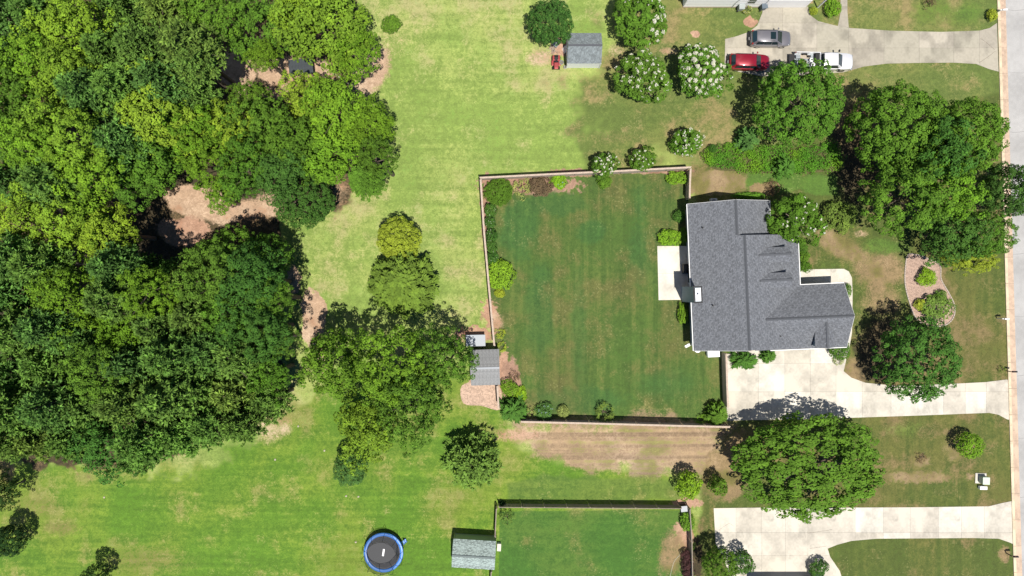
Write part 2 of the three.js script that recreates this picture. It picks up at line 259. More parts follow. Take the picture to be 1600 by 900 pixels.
{ // road along the east side: lawn edge runs from (1559, 0) to (1582, 900)
  const lawnEdge = (s) => 1557.5 + 26 * s / 900, A = -500, B = 1500;
  const kerbTone = std(rgb(0.68, 0.58, 0.44), 0.9, { map: rep(mottle, 0.3) }), gutterTone = std(rgb(0.56, 0.43, 0.345), 0.92, { map: rep(mottle, 0.35) });
  const kerb = structure('kerb', plate(plan([[lawnEdge(A), A], [lawnEdge(A) + 4.6, A], [lawnEdge(B) + 4.6, B], [lawnEdge(B), B]]), 0.02, 0.04), M.joint);
  for (let s = A; s < B; s += 41) part('kerb_stone', plate(plan([[lawnEdge(s), s], [lawnEdge(s) + 4.4, s], [lawnEdge(s + 40.7) + 4.4, s + 40.7], [lawnEdge(s + 40.7), s + 40.7]]), 0.11, 0.11, 0.02), kerbTone, kerb);
  const gutter = structure('gutter', plate(plan([[lawnEdge(A) + 4.6, A], [lawnEdge(A) + 14, A], [lawnEdge(B) + 14, B], [lawnEdge(B) + 4.6, B]]), 0.010, 0.05), M.joint);
  for (let s = A; s < B; s += 41) part('gutter_pan', plate(plan([[lawnEdge(s) + 4.5, s], [lawnEdge(s) + 13.6, s], [lawnEdge(s + 40.7) + 13.6, s + 40.7], [lawnEdge(s + 40.7) + 4.5, s + 40.7]]), 0.022, 0.04), gutterTone, gutter);
  const asphalt = texture(1024, 1024, (x, y) => { let v = 0.84 + 0.10 * wrapN(x, y, 1024, 6, 3) + 0.05 * wrapN(x, y, 1024, 40, 4) + 0.12 * (hash(x, y, 5) - 0.5); const crack = Math.abs(y - (300 + 40 * wrapN(x, 0, 1024, 8, 6) - 20)); if (crack < 2) v -= 0.16; const crack2 = Math.abs(y - (780 + 30 * wrapN(x, 9, 1024, 6, 6))); if (crack2 < 1.5) v -= 0.12; const q = Math.min(1, v); return [252 * q, 254 * q, 255 * q]; });
  asphalt.repeat.set(1 / 14, 1 / 14);
  structure('road', plate(plan([[lawnEdge(A) + 13.6, A], [lawnEdge(A) + 150, A], [lawnEdge(B) + 150, B], [lawnEdge(B) + 13.6, B]]), 0.016, 0.05), std(rgb(0.475, 0.46, 0.44), 0.92, { map: asphalt, bumpMap: rep(grainBump, 1), bumpScale: 0.004 }));
}
slabs('driveway', [[1133, 556], [1150, 545], [1300, 541], [1318, 548], [1322, 562], [1318, 580], [1330, 590], [1352, 598], [1400, 603], [1480, 600], [1540, 597], [1572, 593], [1577, 594], [1578, 656], [1573, 655], [1560, 648], [1545, 645], [1440, 649], [1320, 653], [1250, 655], [1136, 657]], [1185, 1226, 1266, 1306, 1347, 1392, 1434, 1474, 1508, 1541], [568, 612], concreteTones, 3);
slabs('front_walk', [[1246, 428], [1256, 421], [1318, 420], [1326, 424], [1331, 434], [1332, 460], [1331, 520], [1326, 548], [1318, 570], [1316, 545], [1318, 470], [1312, 446], [1300, 446], [1246, 446]], [1272, 1298], [470, 505, 540], [concreteTones[2], concreteTones[0]], 4);
slabs('patio', [[1027, 384.5], [1082, 384.5], [1082, 468], [1029, 469]], [], [427], [concreteTones[2]], 5);
slabs('lower_driveway', [[1115, 794], [1190, 793], [1320, 793], [1430, 792.5], [1545, 791], [1565, 786], [1580, 783], [1583, 850], [1576, 847], [1560, 841.5], [1520, 840.5], [1370, 841.5], [1330, 845], [1308, 851], [1293, 857], [1297, 870], [1312, 892], [1316, 905], [1200, 930], [1150, 930], [1130, 870], [1118, 850]], [1150, 1190, 1227, 1262, 1336, 1380, 1422, 1466, 1502, 1538], [832, 868], concreteTones, 6);
slabs('upper_driveway', [[1133, 61], [1150, 57], [1170, 50], [1183, 40], [1191, 20], [1192, 8], [1262, 10], [1266, 24], [1278, 33], [1305, 40], [1330, 44], [1390, 48], [1470, 50], [1530, 48], [1546, 44], [1557.5, 36], [1560, 112], [1545, 108], [1525, 100], [1490, 98], [1430, 98.5], [1385, 99.5], [1350, 104], [1318, 113], [1250, 118], [1190, 119], [1132, 108]], [1172, 1223, 1276, 1326, 1381, 1436, 1490, 1530], [36, 75], oldTones, 7);
slabs('side_walk', [[1309, 41], [1313, 20], [1314, -60], [1323, -60], [1324, 20], [1326, 43]], [], [-20, 10], oldTones, 8);
{ // cracks in the lower driveway: thin dark sealed lines lying on the slabs
  const seal = std(rgb(0.26, 0.22, 0.18), 0.9), line = (pts, w) => { const g = tube(pts.map(([e, s]) => at(e, s, 0).setY(0.037)), w, 20, 4); return g.scale(1, 1, 1); };
  structure('apron_joint', [line([[1532, 60], [1545, 70], [1554, 78]], 0.018), line([[1530, 98], [1542, 90], [1555, 80]], 0.018)], seal);
  const o = structure('driveway_crack', [line([[1123, 829], [1130, 823], [1140, 818], [1146, 822]], 0.012), line([[1262, 833], [1275, 831], [1290, 829], [1300, 827]], 0.016), line([[1265, 857], [1278, 855], [1291, 853]], 0.014)], seal);
}
// gravel pad by the back shed, and planting beds
const soilTex = texture(256, 256, (x, y) => { const v = 0.74 + 0.2 * wrapN(x, y, 256, 20, 2) + 0.2 * (hash(x >> 1, y >> 1, 4) - 0.5); const q = Math.max(0.3, Math.min(1, v)); return [255 * q, 248 * q, 240 * q]; });
const mulchMat = std(rgb(0.56, 0.42, 0.35), 1, { map: rep(soilTex, 0.5), bumpMap: rep(grainBump, 0.5), bumpScale: 0.03 });
const island = curve(plan([[1419, 398], [1432, 398], [1452, 405], [1468, 415], [1470, 436], [1482, 458], [1491, 478], [1489, 496], [1478, 507], [1460, 510], [1440, 505], [1428, 492], [1420, 470], [1414, 445], [1414, 420]]));
structure('planting_bed', plate(island, 0.03, 0.06), mulchMat);
{
  const c = new THREE.CatmullRomCurve3(island.map(([x, z]) => V(x, 0.03, z)), true);
  const t = thing('bed_edging', 'curved pale stone edging round the island bed', 'edging', V(0, 0, 0));
  const n = 84; const g = rbox(0.40, 0.12, 0.13, 0.03);
  for (let i = 0; i < n; i++) { const p = c.getPointAt(i / n), q = c.getTangentAt(i / n); const m = part('stone', g, M.stone, t); m.position.set(p.x, 0.05, p.z); m.rotation.y = Math.atan2(-q.z, q.x); }
}
structure('planting_bed', plate(curve(plan([[1094, 240], [1110, 228], [1150, 225], [1250, 232], [1305, 222], [1318, 240], [1318, 264], [1290, 268], [1230, 272], [1160, 268], [1110, 262]])), 0.02, 0.05), std(rgb(0.13, 0.13, 0.05), 1, { map: rep(soilTex, 0.5) }));
structure('gravel_pad', plate(curve(plan([[722, 602], [778, 600], [781, 640], [752, 634], [724, 630]]), 4), 0.012, 0.04), std(rgb(0.66, 0.50, 0.40), 1, { map: rep(soilTex, 0.4), bumpMap: rep(grainBump, 0.5), bumpScale: 0.02 }));

// ================================================================ FENCES
function fence(label, pts, opt = {}) {
  const { h = 1.8, mat = M.fence, cap = 0.2, step = 2.4, name = 'wooden_fence', solid = true } = opt;
  const w = pts.map(([e, s]) => at(e, s)), t = thing(name, label, 'fence', w[0].clone());
  const postG = box(0.1, h + 0.05, 0.1, 0, (h + 0.05) / 2, 0);
  for (let k = 0; k + 1 < w.length; k++) {
    const a = w[k].clone().sub(w[0]), b = w[k + 1].clone().sub(w[0]), d = b.clone().sub(a), len = d.length(), n = Math.max(1, Math.round(len / step)), L = len / n, turn = Math.atan2(-d.z, d.x);
    const geos = [], rng = random(900 + k * 13 + Math.round(len * 10)), pick = solid ? 0.146 : 0.12, c = Math.floor((L - 0.1) / pick);
    for (let i = 0; i < c; i++) geos.push(box(solid ? 0.14 : 0.035, h - 0.06 + (rng() - 0.5) * 0.02, 0.018, -L / 2 + 0.05 + (i + 0.5) * (L - 0.1) / c, h / 2, 0.035 + (rng() - 0.5) * 0.006));
    for (const y of [0.25, h / 2, h - 0.2]) geos.push(box(L - 0.1, 0.09, 0.04, 0, y, -0.004));
    const panel = mergeGeometries(geos.map(plain)), capG = box(L - 0.006, 0.03, cap, 0, h + 0.012, 0.0);
    for (let i = 0; i < n; i++) {
      const f = (i + 0.5) / n, m = part('panel', panel, mat, t); m.position.copy(a).addScaledVector(d, f); m.rotation.y = turn;
      if (cap) { const q = part('cap_rail', capG, mat, t); q.position.copy(m.position); q.rotation.y = turn; }
    }
    for (let i = 0; i <= n; i++) { if (i === n && k + 2 < w.length) continue; const m = part('post', postG, mat, t); m.position.copy(a).addScaledVector(d, i / n).add(V(-0.06 * Math.sin(turn), -0.02, -0.06 * Math.cos(turn))); m.rotation.y = turn; }
  }
  return t;
}
fence('pale wooden fence along the top of the fenced lawn', [[751, 281.5], [860, 276], [968, 271], [1073.5, 265.5]]);
fence('pale wooden fence along the left side of the fenced lawn', [[752, 284], [757, 360], [764, 440], [769.5, 500], [773, 538]]);
fence('short pale wooden fence below the grey back shed', [[777.5, 600], [779.5, 634]]);
fence('pale wooden fence along the bottom of the fenced lawn', [[814, 654.5], [920, 657], [1030, 660], [1133, 662.5]]);
fence('short brown wooden fence from the top fence to the house corner', [[1073, 268], [1072, 290], [1071.5, 312]]);
fence('brown wooden fence between the fenced lawn and the concrete driveway', [[1127.5, 551], [1128.5, 590], [1130, 632]]);
fence('long grey picket fence above the lowest lawn', [[780, 786.5], [850, 787], [920, 787.5], [990, 788], [1060, 788.5]], { h: 1.5, mat: M.fenceGrey, cap: 0.06, name: 'picket_fence' });
fence('grey picket fence running up from the green shed', [[776, 789], [774, 832]], { h: 1.5, mat: M.fenceGrey, cap: 0.1, name: 'picket_fence' });
fence('short grey picket fence below the green shed', [[768, 886], [767, 930]], { h: 1.5, mat: M.fenceGrey, cap: 0.1, name: 'picket_fence' });
fence('dark fence beside the purple hedge at the lower edge', [[1073, 790], [1076, 840], [1078, 930]], { h: 1.5, mat: M.fenceGrey, cap: 0.1, name: 'picket_fence' });

// ================================================================ PLANTS
// A leaf is a folded rhombus; crowns are thousands of them gathered in clumps. Geometry is made at unit radius and scaled.
class Leaves {
  constructor() { this.p = []; this.n = []; this.c = []; this.i = []; this.k = 0; }
  add(c, n, d, L, W, col) {
    const b = V(0, 0, 0).crossVectors(n, d).normalize(), f = n.clone().multiplyScalar(W * 0.18);
    const pts = [c.clone().addScaledVector(d, -L / 2), c.clone().addScaledVector(b, W / 2).add(f), c.clone().addScaledVector(d, L / 2), c.clone().addScaledVector(b, -W / 2).add(f)];
    for (const q of pts) { this.p.push(q.x, q.y, q.z); this.n.push(n.x, n.y, n.z); this.c.push(col[0], col[1], col[2]); }
    const k = this.k; this.i.push(k, k + 3, k + 2, k, k + 2, k + 1); this.k += 4;
  }
  build() {
    const g = new THREE.BufferGeometry();
    g.setAttribute('position', new THREE.Float32BufferAttribute(this.p, 3)); g.setAttribute('normal', new THREE.Float32BufferAttribute(this.n, 3)); g.setAttribute('color', new THREE.Float32BufferAttribute(this.c, 3)); g.setIndex(this.i); return g;
  }
}
const dirRandom = (r) => { const z = r() * 2 - 1, a = r() * 6.2832, q = Math.sqrt(1 - z * z); return V(q * Math.cos(a), z, q * Math.sin(a)); };
function tone(r, clumpTone, tips) { const v = clumpTone * (0.82 + 0.36 * r()), y = tips * r() * r(); return [v * (1 + y * 0.6), v * (1 + y * 0.45), v]; }
// rounded crown of leaf clumps; o: clumps, rc, leaves, leaf, ratio (width / length), low (lowest direction), rough (outline), tips (yellow new growth)
function broadCrown(seed, o) {
  const r = random(seed), L = new Leaves(), list = [];
  const lumps = Array.from({ length: o.lobes ?? 9 }, () => ({ d: dirRandom(r), a: 0.14 + 0.2 * r() }));
  for (let tries = 0; list.length < o.clumps && tries < o.clumps * 40; tries++) {
    const d = dirRandom(r); if (d.y < o.low) continue;
    let k = 0.98 - 0.22 * (o.lump ?? 1); for (const q of lumps) k += (o.lump ?? 1) * q.a * Math.max(0, d.dot(q.d) - 0.7) * 2.6;
    k *= 1 + (o.rough ?? 0.1) * (r() - 0.6);
    const depth = r() < 0.72 ? 1 : 0.55 + 0.35 * r(), p = d.clone().multiplyScalar(k * depth), rc = o.rc * (0.65 + 0.75 * r());
    if (list.some((q) => q.p.distanceTo(p) < (q.rc + rc) * (o.apart ?? 0.6))) continue;
    list.push({ p, rc, d });
  }
  for (const { p, rc, d } of list) {
    const ct = 0.8 + 0.4 * r(), tips = o.tips * (r() < 0.45 ? 1 : 0.2), n = Math.round(o.leaves * (rc / o.rc) ** 2);
    for (let i = 0; i < n; i++) {
      let e = dirRandom(r); if (e.dot(d) < -0.1 && e.y < 0.15) e.multiplyScalar(-1);
      const c = p.clone().addScaledVector(e, rc * (0.55 + 0.55 * Math.sqrt(r()))); c.y -= rc * 0.15;
      const nn = e.clone().multiplyScalar(0.75).addScaledVector(d, 0.25).addScaledVector(dirRandom(r), 0.5).add(V(0, 0.35, 0)).normalize();
      const out = e.clone().addScaledVector(d, 0.5).addScaledVector(dirRandom(r), 0.7).add(V(0, -0.25, 0));
      const t = out.addScaledVector(nn, -out.dot(nn)).normalize(), s = o.leaf * (0.45 + 1.05 * Math.pow(r(), 1.3));
      L.add(c, nn, t, s, s * o.ratio, tone(r, ct, tips));
    }
  }
  return { geo: L.build(), tips: list.map((q) => q.p) };
}
// pine: whorls of rising boughs carrying tufts of needles
function pineCrown(seed, o) {
  const r = random(seed), L = new Leaves(), tips = [];
  for (let lv = 0; lv < o.levels; lv++) {
    const f = lv / (o.levels - 1), y = -0.9 + 1.75 * f, reach = Math.sqrt(Math.max(0.02, 1 - Math.pow(Math.abs(f * 1.05 - 0.22), 1.7))) * (1 - 0.42 * f), n = o.boughs - Math.round(3 * f), a0 = r() * 6.28;
    for (let k = 0; k < n; k++) {
      const a = a0 + k / n * 6.2832 + (r() - 0.5) * 0.5, len = reach * (0.72 + 0.4 * r()), rise = o.rise + 0.25 * r(), dir = V(Math.cos(a), rise, Math.sin(a)).normalize(), side = V(-Math.sin(a), 0, Math.cos(a)), ct = 0.75 + 0.5 * r();
      const tufts = Math.max(3, Math.round(o.tufts * len));
      for (let q = 0; q < tufts; q++) {
        const u = 0.25 + 0.75 * (q + r()) / tufts, c = dir.clone().multiplyScalar(len * u).addScaledVector(side, (r() - 0.5) * 0.55 * len * (0.35 + 0.65 * Math.sin(u * 2.6))).add(V(0, y + (r() - 0.5) * 0.12, 0));
        tips.push(c);
        const tt = ct * (0.8 + 0.4 * r());
        for (let i = 0; i < o.needles; i++) {
          const e = dirRandom(r).addScaledVector(dir, 0.6).add(V(0, 0.45, 0)).normalize(), s = o.size * (0.6 + 0.7 * r());
          let nn = dirRandom(r).add(V(0, 0.9, 0)); nn.addScaledVector(e, -nn.dot(e)).normalize();
          L.add(c.clone().addScaledVector(e, s * 0.5), nn, e, s, s * o.ratio, tone(r, tt, o.tips));
        }
      }
    }
  }
  return { geo: L.build(), tips };
}
// spruce or cedar: tiers of drooping flat sprays, ratio of height to radius set by scale
function coneCrown(seed, o) {
  const r = random(seed), L = new Leaves(), tips = [];
  for (let k = 0; k < o.boughs; k++) {
    const f = Math.pow((k + r()) / o.boughs, 0.8), y = 1 - 2 * f, len = (0.1 + 0.9 * Math.pow(f, o.bell ?? 0.75)) * (0.8 + 0.3 * r()), a = k * 2.39996 + (r() - 0.5) * 0.4, dir = V(Math.cos(a), -0.18 + 0.5 * (1 - f), Math.sin(a)).normalize(), side = V(-Math.sin(a), 0, Math.cos(a)), ct = 0.75 + 0.5 * r();
    const n = Math.round(o.sprays * (0.3 + len));
    for (let q = 0; q < n; q++) {
      const u = 0.2 + 0.8 * (q + r()) / n, sg = (q % 2 ? 1 : -1), w = (o.wide ?? 0.34) * (1.05 - u) * len + 0.03, v = r(), c = dir.clone().multiplyScalar(len * u).addScaledVector(side, sg * w * v).add(V(0, y - 0.18 * u * u * len + (r() - 0.5) * 0.05, 0));
      if (q % 5 === 0) tips.push(c);
      const e = dir.clone().multiplyScalar(0.8).addScaledVector(side, sg * (0.3 + 0.6 * v)).addScaledVector(dirRandom(r), 0.35).add(V(0, -0.1, 0)).normalize();
      let nn = V(0, 1, 0).addScaledVector(dirRandom(r), 0.6); nn.addScaledVector(e, -nn.dot(e)).normalize();
      const s = o.size * (0.6 + 0.8 * r());
      L.add(c, nn, e, s, s * o.ratio, tone(r, ct, o.tips));
    }
  }
  return { geo: L.build(), tips };
}
const variants = (n, f) => Array.from({ length: n }, (_, i) => f(i));
const K = {
  broad: variants(5, (i) => broadCrown(100 + i, { clumps: 220, rc: 0.088 + 0.008 * i, leaves: 44, leaf: 0.056 + 0.004 * i, ratio: 0.62, low: -0.3, rough: 0.55, tips: 0.7, lobes: 14 })),
  dense: variants(4, (i) => broadCrown(150 + i, { clumps: 340, rc: 0.078 + 0.006 * i, leaves: 50, leaf: 0.05 + 0.003 * i, ratio: 0.6, low: -0.4, rough: 0.26, lump: 0.35, tips: 0.4, lobes: 8 })),
  pine: variants(5, (i) => pineCrown(200 + i, { levels: 8, boughs: 10, rise: 0.12, tufts: 9, needles: 17, size: 0.15, ratio: 0.3, tips: 0.5 })),
  cedar: variants(2, (i) => coneCrown(250 + i, { boughs: 190, sprays: 78, size: 0.11, ratio: 0.36, tips: 0.5, bell: 0.6, wide: 0.28 })),
  myrtle: variants(3, (i) => broadCrown(300 + i, { clumps: 120, rc: 0.13, leaves: 46, leaf: 0.12, ratio: 0.38, low: -0.3, rough: 0.26, tips: 0.3, lobes: 6 })),
  shrub: variants(5, (i) => broadCrown(350 + i, { clumps: 46, rc: 0.25, leaves: 44, leaf: 0.16, ratio: 0.55, low: -0.15, rough: 0.3, tips: 0.6, lobes: 6 })),
  ball: variants(2, (i) => broadCrown(400 + i, { clumps: 80, rc: 0.17, leaves: 30, leaf: 0.11, ratio: 0.6, low: -0.2, rough: 0.06, tips: 0.2, lobes: 0 })),
  spiky: variants(3, (i) => coneCrown(450 + i, { boughs: 46, sprays: 30, size: 0.3, ratio: 0.22, tips: 0.5, bell: 0.5 })),
  sparse: variants(2, (i) => broadCrown(500 + i, { clumps: 22, rc: 0.2, leaves: 24, leaf: 0.14, ratio: 0.45, low: -0.1, rough: 0.4, tips: 0.7, lobes: 5 })),
};
const leafMats = new Map();
function leafMat(r, g, b) { const k = [r, g, b].join(); if (!leafMats.has(k)) leafMats.set(k, new THREE.MeshPhysicalMaterial({ color: rgb(r, g, b), vertexColors: true, roughness: 0.9, transmission: 0.06, thickness: 0, side: THREE.DoubleSide, specularIntensity: 0.4 })); return leafMats.get(k); }
const T = {   // base colours of foliage
  lime: [0.168, 0.275, 0.02], bright: [0.12, 0.235, 0.015], mid: [0.08, 0.174, 0.015], deep: [0.052, 0.134, 0.019], dark: [0.026, 0.065, 0.012], pine: [0.118, 0.232, 0.038], pineBlue: [0.1, 0.222, 0.044], pineOlive: [0.14, 0.234, 0.04],
  olive: [0.115, 0.18, 0.03], gold: [0.24, 0.31, 0.026], brown: [0.12, 0.085, 0.045], purple: [0.06, 0.03, 0.03], cedar: [0.12, 0.20, 0.028], blue: [0.065, 0.16, 0.035], pale: [0.24, 0.28, 0.07], fresh: [0.16, 0.30, 0.016],
};
const jitter = (c, r, a = 0.14) => { const v = 1 + (r() - 0.5) * a * 2, w = 1 + (r() - 0.5) * a; return c.map((x, i) => Math.round(x * v * (i === 0 ? w : 1) * 250) / 250); };
let plantSeed = 1;
// e, s: plan point of the crown's middle; rad: its radius in plan units; o.h total height, o.v half-height of the crown
function plant(name, category, kind, tint, label, e, s, rad, o = {}) {
  const seed = plantSeed++, r = random(7000 + seed * 31), h = o.h ?? 1.2, v = o.v ?? h * 0.5, hc = h - v, p = at(e, s, hc), R = rad * (CAM_H - hc) / FOCAL * (kind === 'pine' ? 1 : 0.97), list = K[kind], c = list[seed % list.length];
  const t = thing(name, label, category, V(p.x, 0, p.z), 0, o.group);
  const turn = r() * 6.28, sx = R * (o.sx ?? 1), sz = R * (o.sz ?? 1);
  const holder = part(o.crown ?? 'crown', c.geo, leafMat(...(o.exact ? T[tint] : jitter(T[tint], r))), t);
  const even = (o.sx ?? 1) === (o.sz ?? 1);
  holder.position.y = hc; holder.scale.set(sx, v, sz); holder.rotation.y = even ? turn : 0; holder.updateMatrix();
  const spot = (q) => q.clone().multiply(V(1, 1, 1)).applyMatrix4(holder.matrix);
  const stems = [], tr = o.trunk ?? Math.max(0.02, R * 0.05), limbs = Math.min(o.limbs ?? 7, c.tips.length);
  if (!o.stems) { const top = V((r() - 0.5) * 0.2 * R, hc + v * (kind === 'pine' || kind === 'cedar' ? 0.75 : 0.1), (r() - 0.5) * 0.2 * R); stems.push(rod(V(0, -0.05, 0), V(top.x * 0.5, top.y * 0.55, top.z * 0.5), tr * 1.25, tr * 0.85, 8), rod(V(top.x * 0.5, top.y * 0.55, top.z * 0.5), top, tr * 0.85, tr * 0.45, 7)); for (let i = 0; i < limbs; i++) { const q = spot(c.tips[Math.floor(r() * c.tips.length)]); const b = V(0, 0, 0).lerpVectors(V(top.x * 0.5, top.y * 0.55, top.z * 0.5), top, 0.2 + 0.8 * r()); stems.push(rod(b, b.clone().lerp(q, 0.85), tr * 0.4, tr * 0.14, 5)); } }
  else for (let i = 0; i < o.stems; i++) { const q = spot(c.tips[Math.floor(r() * c.tips.length)]); stems.push(rod(V((r() - 0.5) * 0.25 * R, -0.04, (r() - 0.5) * 0.25 * R), q.lerp(V(0, hc, 0), 0.15), tr * 0.6, tr * 0.25, 5)); }
  part(o.stems ? 'stem' : 'trunk', stems, o.bark ?? M.bark, t);
  if (o.flowers) {
    const L = new Leaves(), size = o.flowerSize ?? 0.34;
    for (let i = 0; i < o.flowers; i++) {
      let q = c.tips[Math.floor(r() * c.tips.length)], best = q; for (let k = 0; k < 3; k++) { const z = c.tips[Math.floor(r() * c.tips.length)]; if (z.y > best.y || (k === 0 && r() < 0.5)) best = z; }
      const d = best.clone().normalize().add(V(0, 0.5, 0)).addScaledVector(dirRandom(r), 0.8).normalize(), b = spot(best.clone().addScaledVector(d, 0.13));
      if (o.bloom && !o.bloom(b.x / R, b.z / R, r)) continue;
      for (let k = 0; k < 11; k++) { const u = r(), c2 = b.clone().addScaledVector(d, size * u).addScaledVector(dirRandom(r), size * 0.3 * (1 - 0.7 * u)), nn = dirRandom(r).add(V(0, 0.8, 0)).normalize(); const e2 = V(0, 0, 0).crossVectors(nn, dirRandom(r)).normalize(); L.add(c2, nn, e2, size * 0.42, size * 0.38, [0.92 + 0.08 * r(), 0.95, 0.86 + 0.1 * r()]); }
    }
    if (L.k) part('blossom', L.build(), o.flowerMat ?? petal, t);
  }
  return t;
}
const petal = new THREE.MeshPhysicalMaterial({ color: rgb(0.78, 0.78, 0.66), vertexColors: true, roughness: 0.9, transmission: 0.3, thickness: 0, side: THREE.DoubleSide });
const bluePetal = new THREE.MeshPhysicalMaterial({ color: rgb(0.45, 0.58, 0.66), vertexColors: true, roughness: 0.9, transmission: 0.3, thickness: 0, side: THREE.DoubleSide });
const yellowPetal = new THREE.MeshPhysicalMaterial({ color: rgb(0.62, 0.42, 0.03), vertexColors: true, roughness: 0.9, transmission: 0.3, thickness: 0, side: THREE.DoubleSide });

// ---------------------------------------------------------------- the woods on the left: [e, s, radius, kind, tint, height]
const upperWoods = [
  [[8, 18, 50, 'pine', 'pineBlue', 16], [58, 28, 46, 'pine', 'pine', 16], [118, 52, 58, 'broad', 'lime', 16], [188, 14, 50, 'pine', 'pine', 15], [262, 18, 52, 'pine', 'pineOlive', 15], [326, 18, 46, 'broad', 'mid', 14], [396, 46, 52, 'broad', 'mid', 12], [515, 42, 70, 'broad', 'lime', 12], [556, 84, 42, 'broad', 'bright', 9], [474, 12, 46, 'broad', 'lime', 12]],
  [[14, 82, 48, 'pine', 'pineBlue', 16], [58, 112, 54, 'broad', 'bright', 16], [112, 128, 52, 'broad', 'lime', 16], [170, 84, 50, 'pine', 'pine', 16], [226, 78, 54, 'pine', 'pine', 16], [290, 74, 54, 'pine', 'pineOlive', 15], [302, 100, 38, 'pine', 'pine', 14], [412, 88, 24, 'broad', 'bright', 8]],
  [[16, 160, 50, 'broad', 'mid', 16], [72, 176, 54, 'broad', 'bright', 16], [136, 146, 50, 'pine', 'pineBlue', 16], [186, 142, 50, 'pine', 'pine', 16], [250, 130, 50, 'pine', 'pineBlue', 16], [246, 180, 58, 'broad', 'lime', 15], [308, 152, 40, 'pine', 'pine', 14], [396, 154, 30, 'broad', 'mid', 9], [486, 160, 42, 'broad', 'lime', 9], [526, 178, 52, 'broad', 'bright', 11], [582, 196, 38, 'broad', 'bright', 10]],
  [[18, 218, 50, 'pine', 'pine', 16], [60, 232, 54, 'broad', 'bright', 16], [122, 218, 58, 'broad', 'lime', 16], [186, 222, 46, 'pine', 'pineBlue', 15], [230, 244, 54, 'broad', 'mid', 15], [300, 212, 54, 'broad', 'bright', 14], [352, 202, 52, 'broad', 'lime', 13], [408, 204, 48, 'broad', 'mid', 12], [458, 222, 56, 'broad', 'mid', 12], [524, 236, 50, 'broad', 'bright', 11], [590, 250, 34, 'broad', 'mid', 10]],
  [[20, 282, 48, 'pine', 'pineBlue', 16], [76, 284, 48, 'pine', 'pine', 16], [138, 278, 52, 'broad', 'bright', 16], [196, 276, 44, 'broad', 'mid', 15], [338, 262, 50, 'broad', 'bright', 13], [392, 264, 46, 'broad', 'mid', 12], [436, 274, 38, 'broad', 'deep', 11], [476, 306, 50, 'dense', 'deep', 9], [566, 278, 34, 'cedar', 'mid', 10], [346, 310, 26, 'broad', 'bright', 8]],
  [[40, 346, 60, 'broad', 'lime', 15], [106, 334, 62, 'broad', 'lime', 15], [166, 362, 50, 'broad', 'lime', 14]],
];
const lowerWoods = [
  [[14, 404, 52, 'pine', 'pineBlue', 16], [62, 416, 46, 'pine', 'pine', 16], [176, 418, 44, 'pine', 'pineBlue', 16], [220, 432, 44, 'pine', 'pine', 13], [264, 436, 28, 'broad', 'deep', 9], [328, 416, 34, 'broad', 'mid', 9], [372, 390, 42, 'broad', 'mid', 9], [416, 402, 40, 'dense', 'mid', 9]],
  [[24, 456, 52, 'pine', 'pineBlue', 17], [112, 466, 54, 'broad', 'bright', 17], [172, 468, 46, 'pine', 'pine', 16], [236, 462, 46, 'broad', 'bright', 15], [292, 448, 44, 'pine', 'pineOlive', 12], [340, 432, 50, 'broad', 'mid', 15], [394, 438, 48, 'broad', 'deep', 14], [420, 466, 34, 'broad', 'mid', 13]],
  [[16, 520, 52, 'pine', 'pine', 17], [72, 512, 48, 'pine', 'pineBlue', 17], [136, 522, 50, 'pine', 'pineBlue', 17], [196, 516, 46, 'broad', 'bright', 16], [250, 510, 50, 'pine', 'pine', 16], [306, 494, 50, 'pine', 'pineOlive', 16], [356, 488, 48, 'broad', 'mid', 15], [404, 516, 48, 'broad', 'deep', 14], [430, 530, 30, 'broad', 'mid', 12]],
  [[20, 582, 52, 'pine', 'pineBlue', 17], [80, 572, 50, 'pine', 'pine', 17], [146, 576, 50, 'broad', 'mid', 17], [206, 572, 52, 'pine', 'pineBlue', 16], [264, 560, 50, 'pine', 'pine', 16], [320, 548, 52, 'pine', 'pineBlue', 16], [374, 558, 50, 'pine', 'pine', 15], [418, 584, 42, 'broad', 'mid', 13]],
  [[22, 642, 54, 'pine', 'pine', 17], [82, 634, 52, 'pine', 'pineBlue', 17], [142, 634, 52, 'pine', 'pine', 17], [200, 630, 52, 'pine', 'pineOlive', 17], [258, 622, 54, 'pine', 'pine', 16], [314, 608, 52, 'pine', 'pine', 16], [368, 616, 52, 'pine', 'pineOlive', 15], [418, 626, 40, 'pine', 'pine', 13]],
  [[14, 690, 40, 'pine', 'pineOlive', 16], [62, 684, 46, 'pine', 'pineOlive', 16], [118, 686, 48, 'pine', 'pine', 16], [170, 692, 50, 'broad', 'deep', 16], [222, 690, 50, 'pine', 'pine', 16], [276, 676, 50, 'pine', 'pine', 16], [328, 664, 46, 'pine', 'pine', 15], [376, 664, 40, 'pine', 'pine', 13], [214, 716, 34, 'pine', 'pine', 14]],
];
const rank = ['first', 'second', 'third', 'fourth', 'fifth', 'sixth', 'seventh', 'eighth', 'ninth', 'tenth', 'eleventh'], rowWord = ['top', 'second', 'third', 'fourth', 'fifth', 'lowest'];
const toneWord = { lime: 'yellow-green', bright: 'bright green', mid: 'mid green', deep: 'deep green', pine: 'dull green', pineBlue: 'blue-green', pineOlive: 'olive green' };
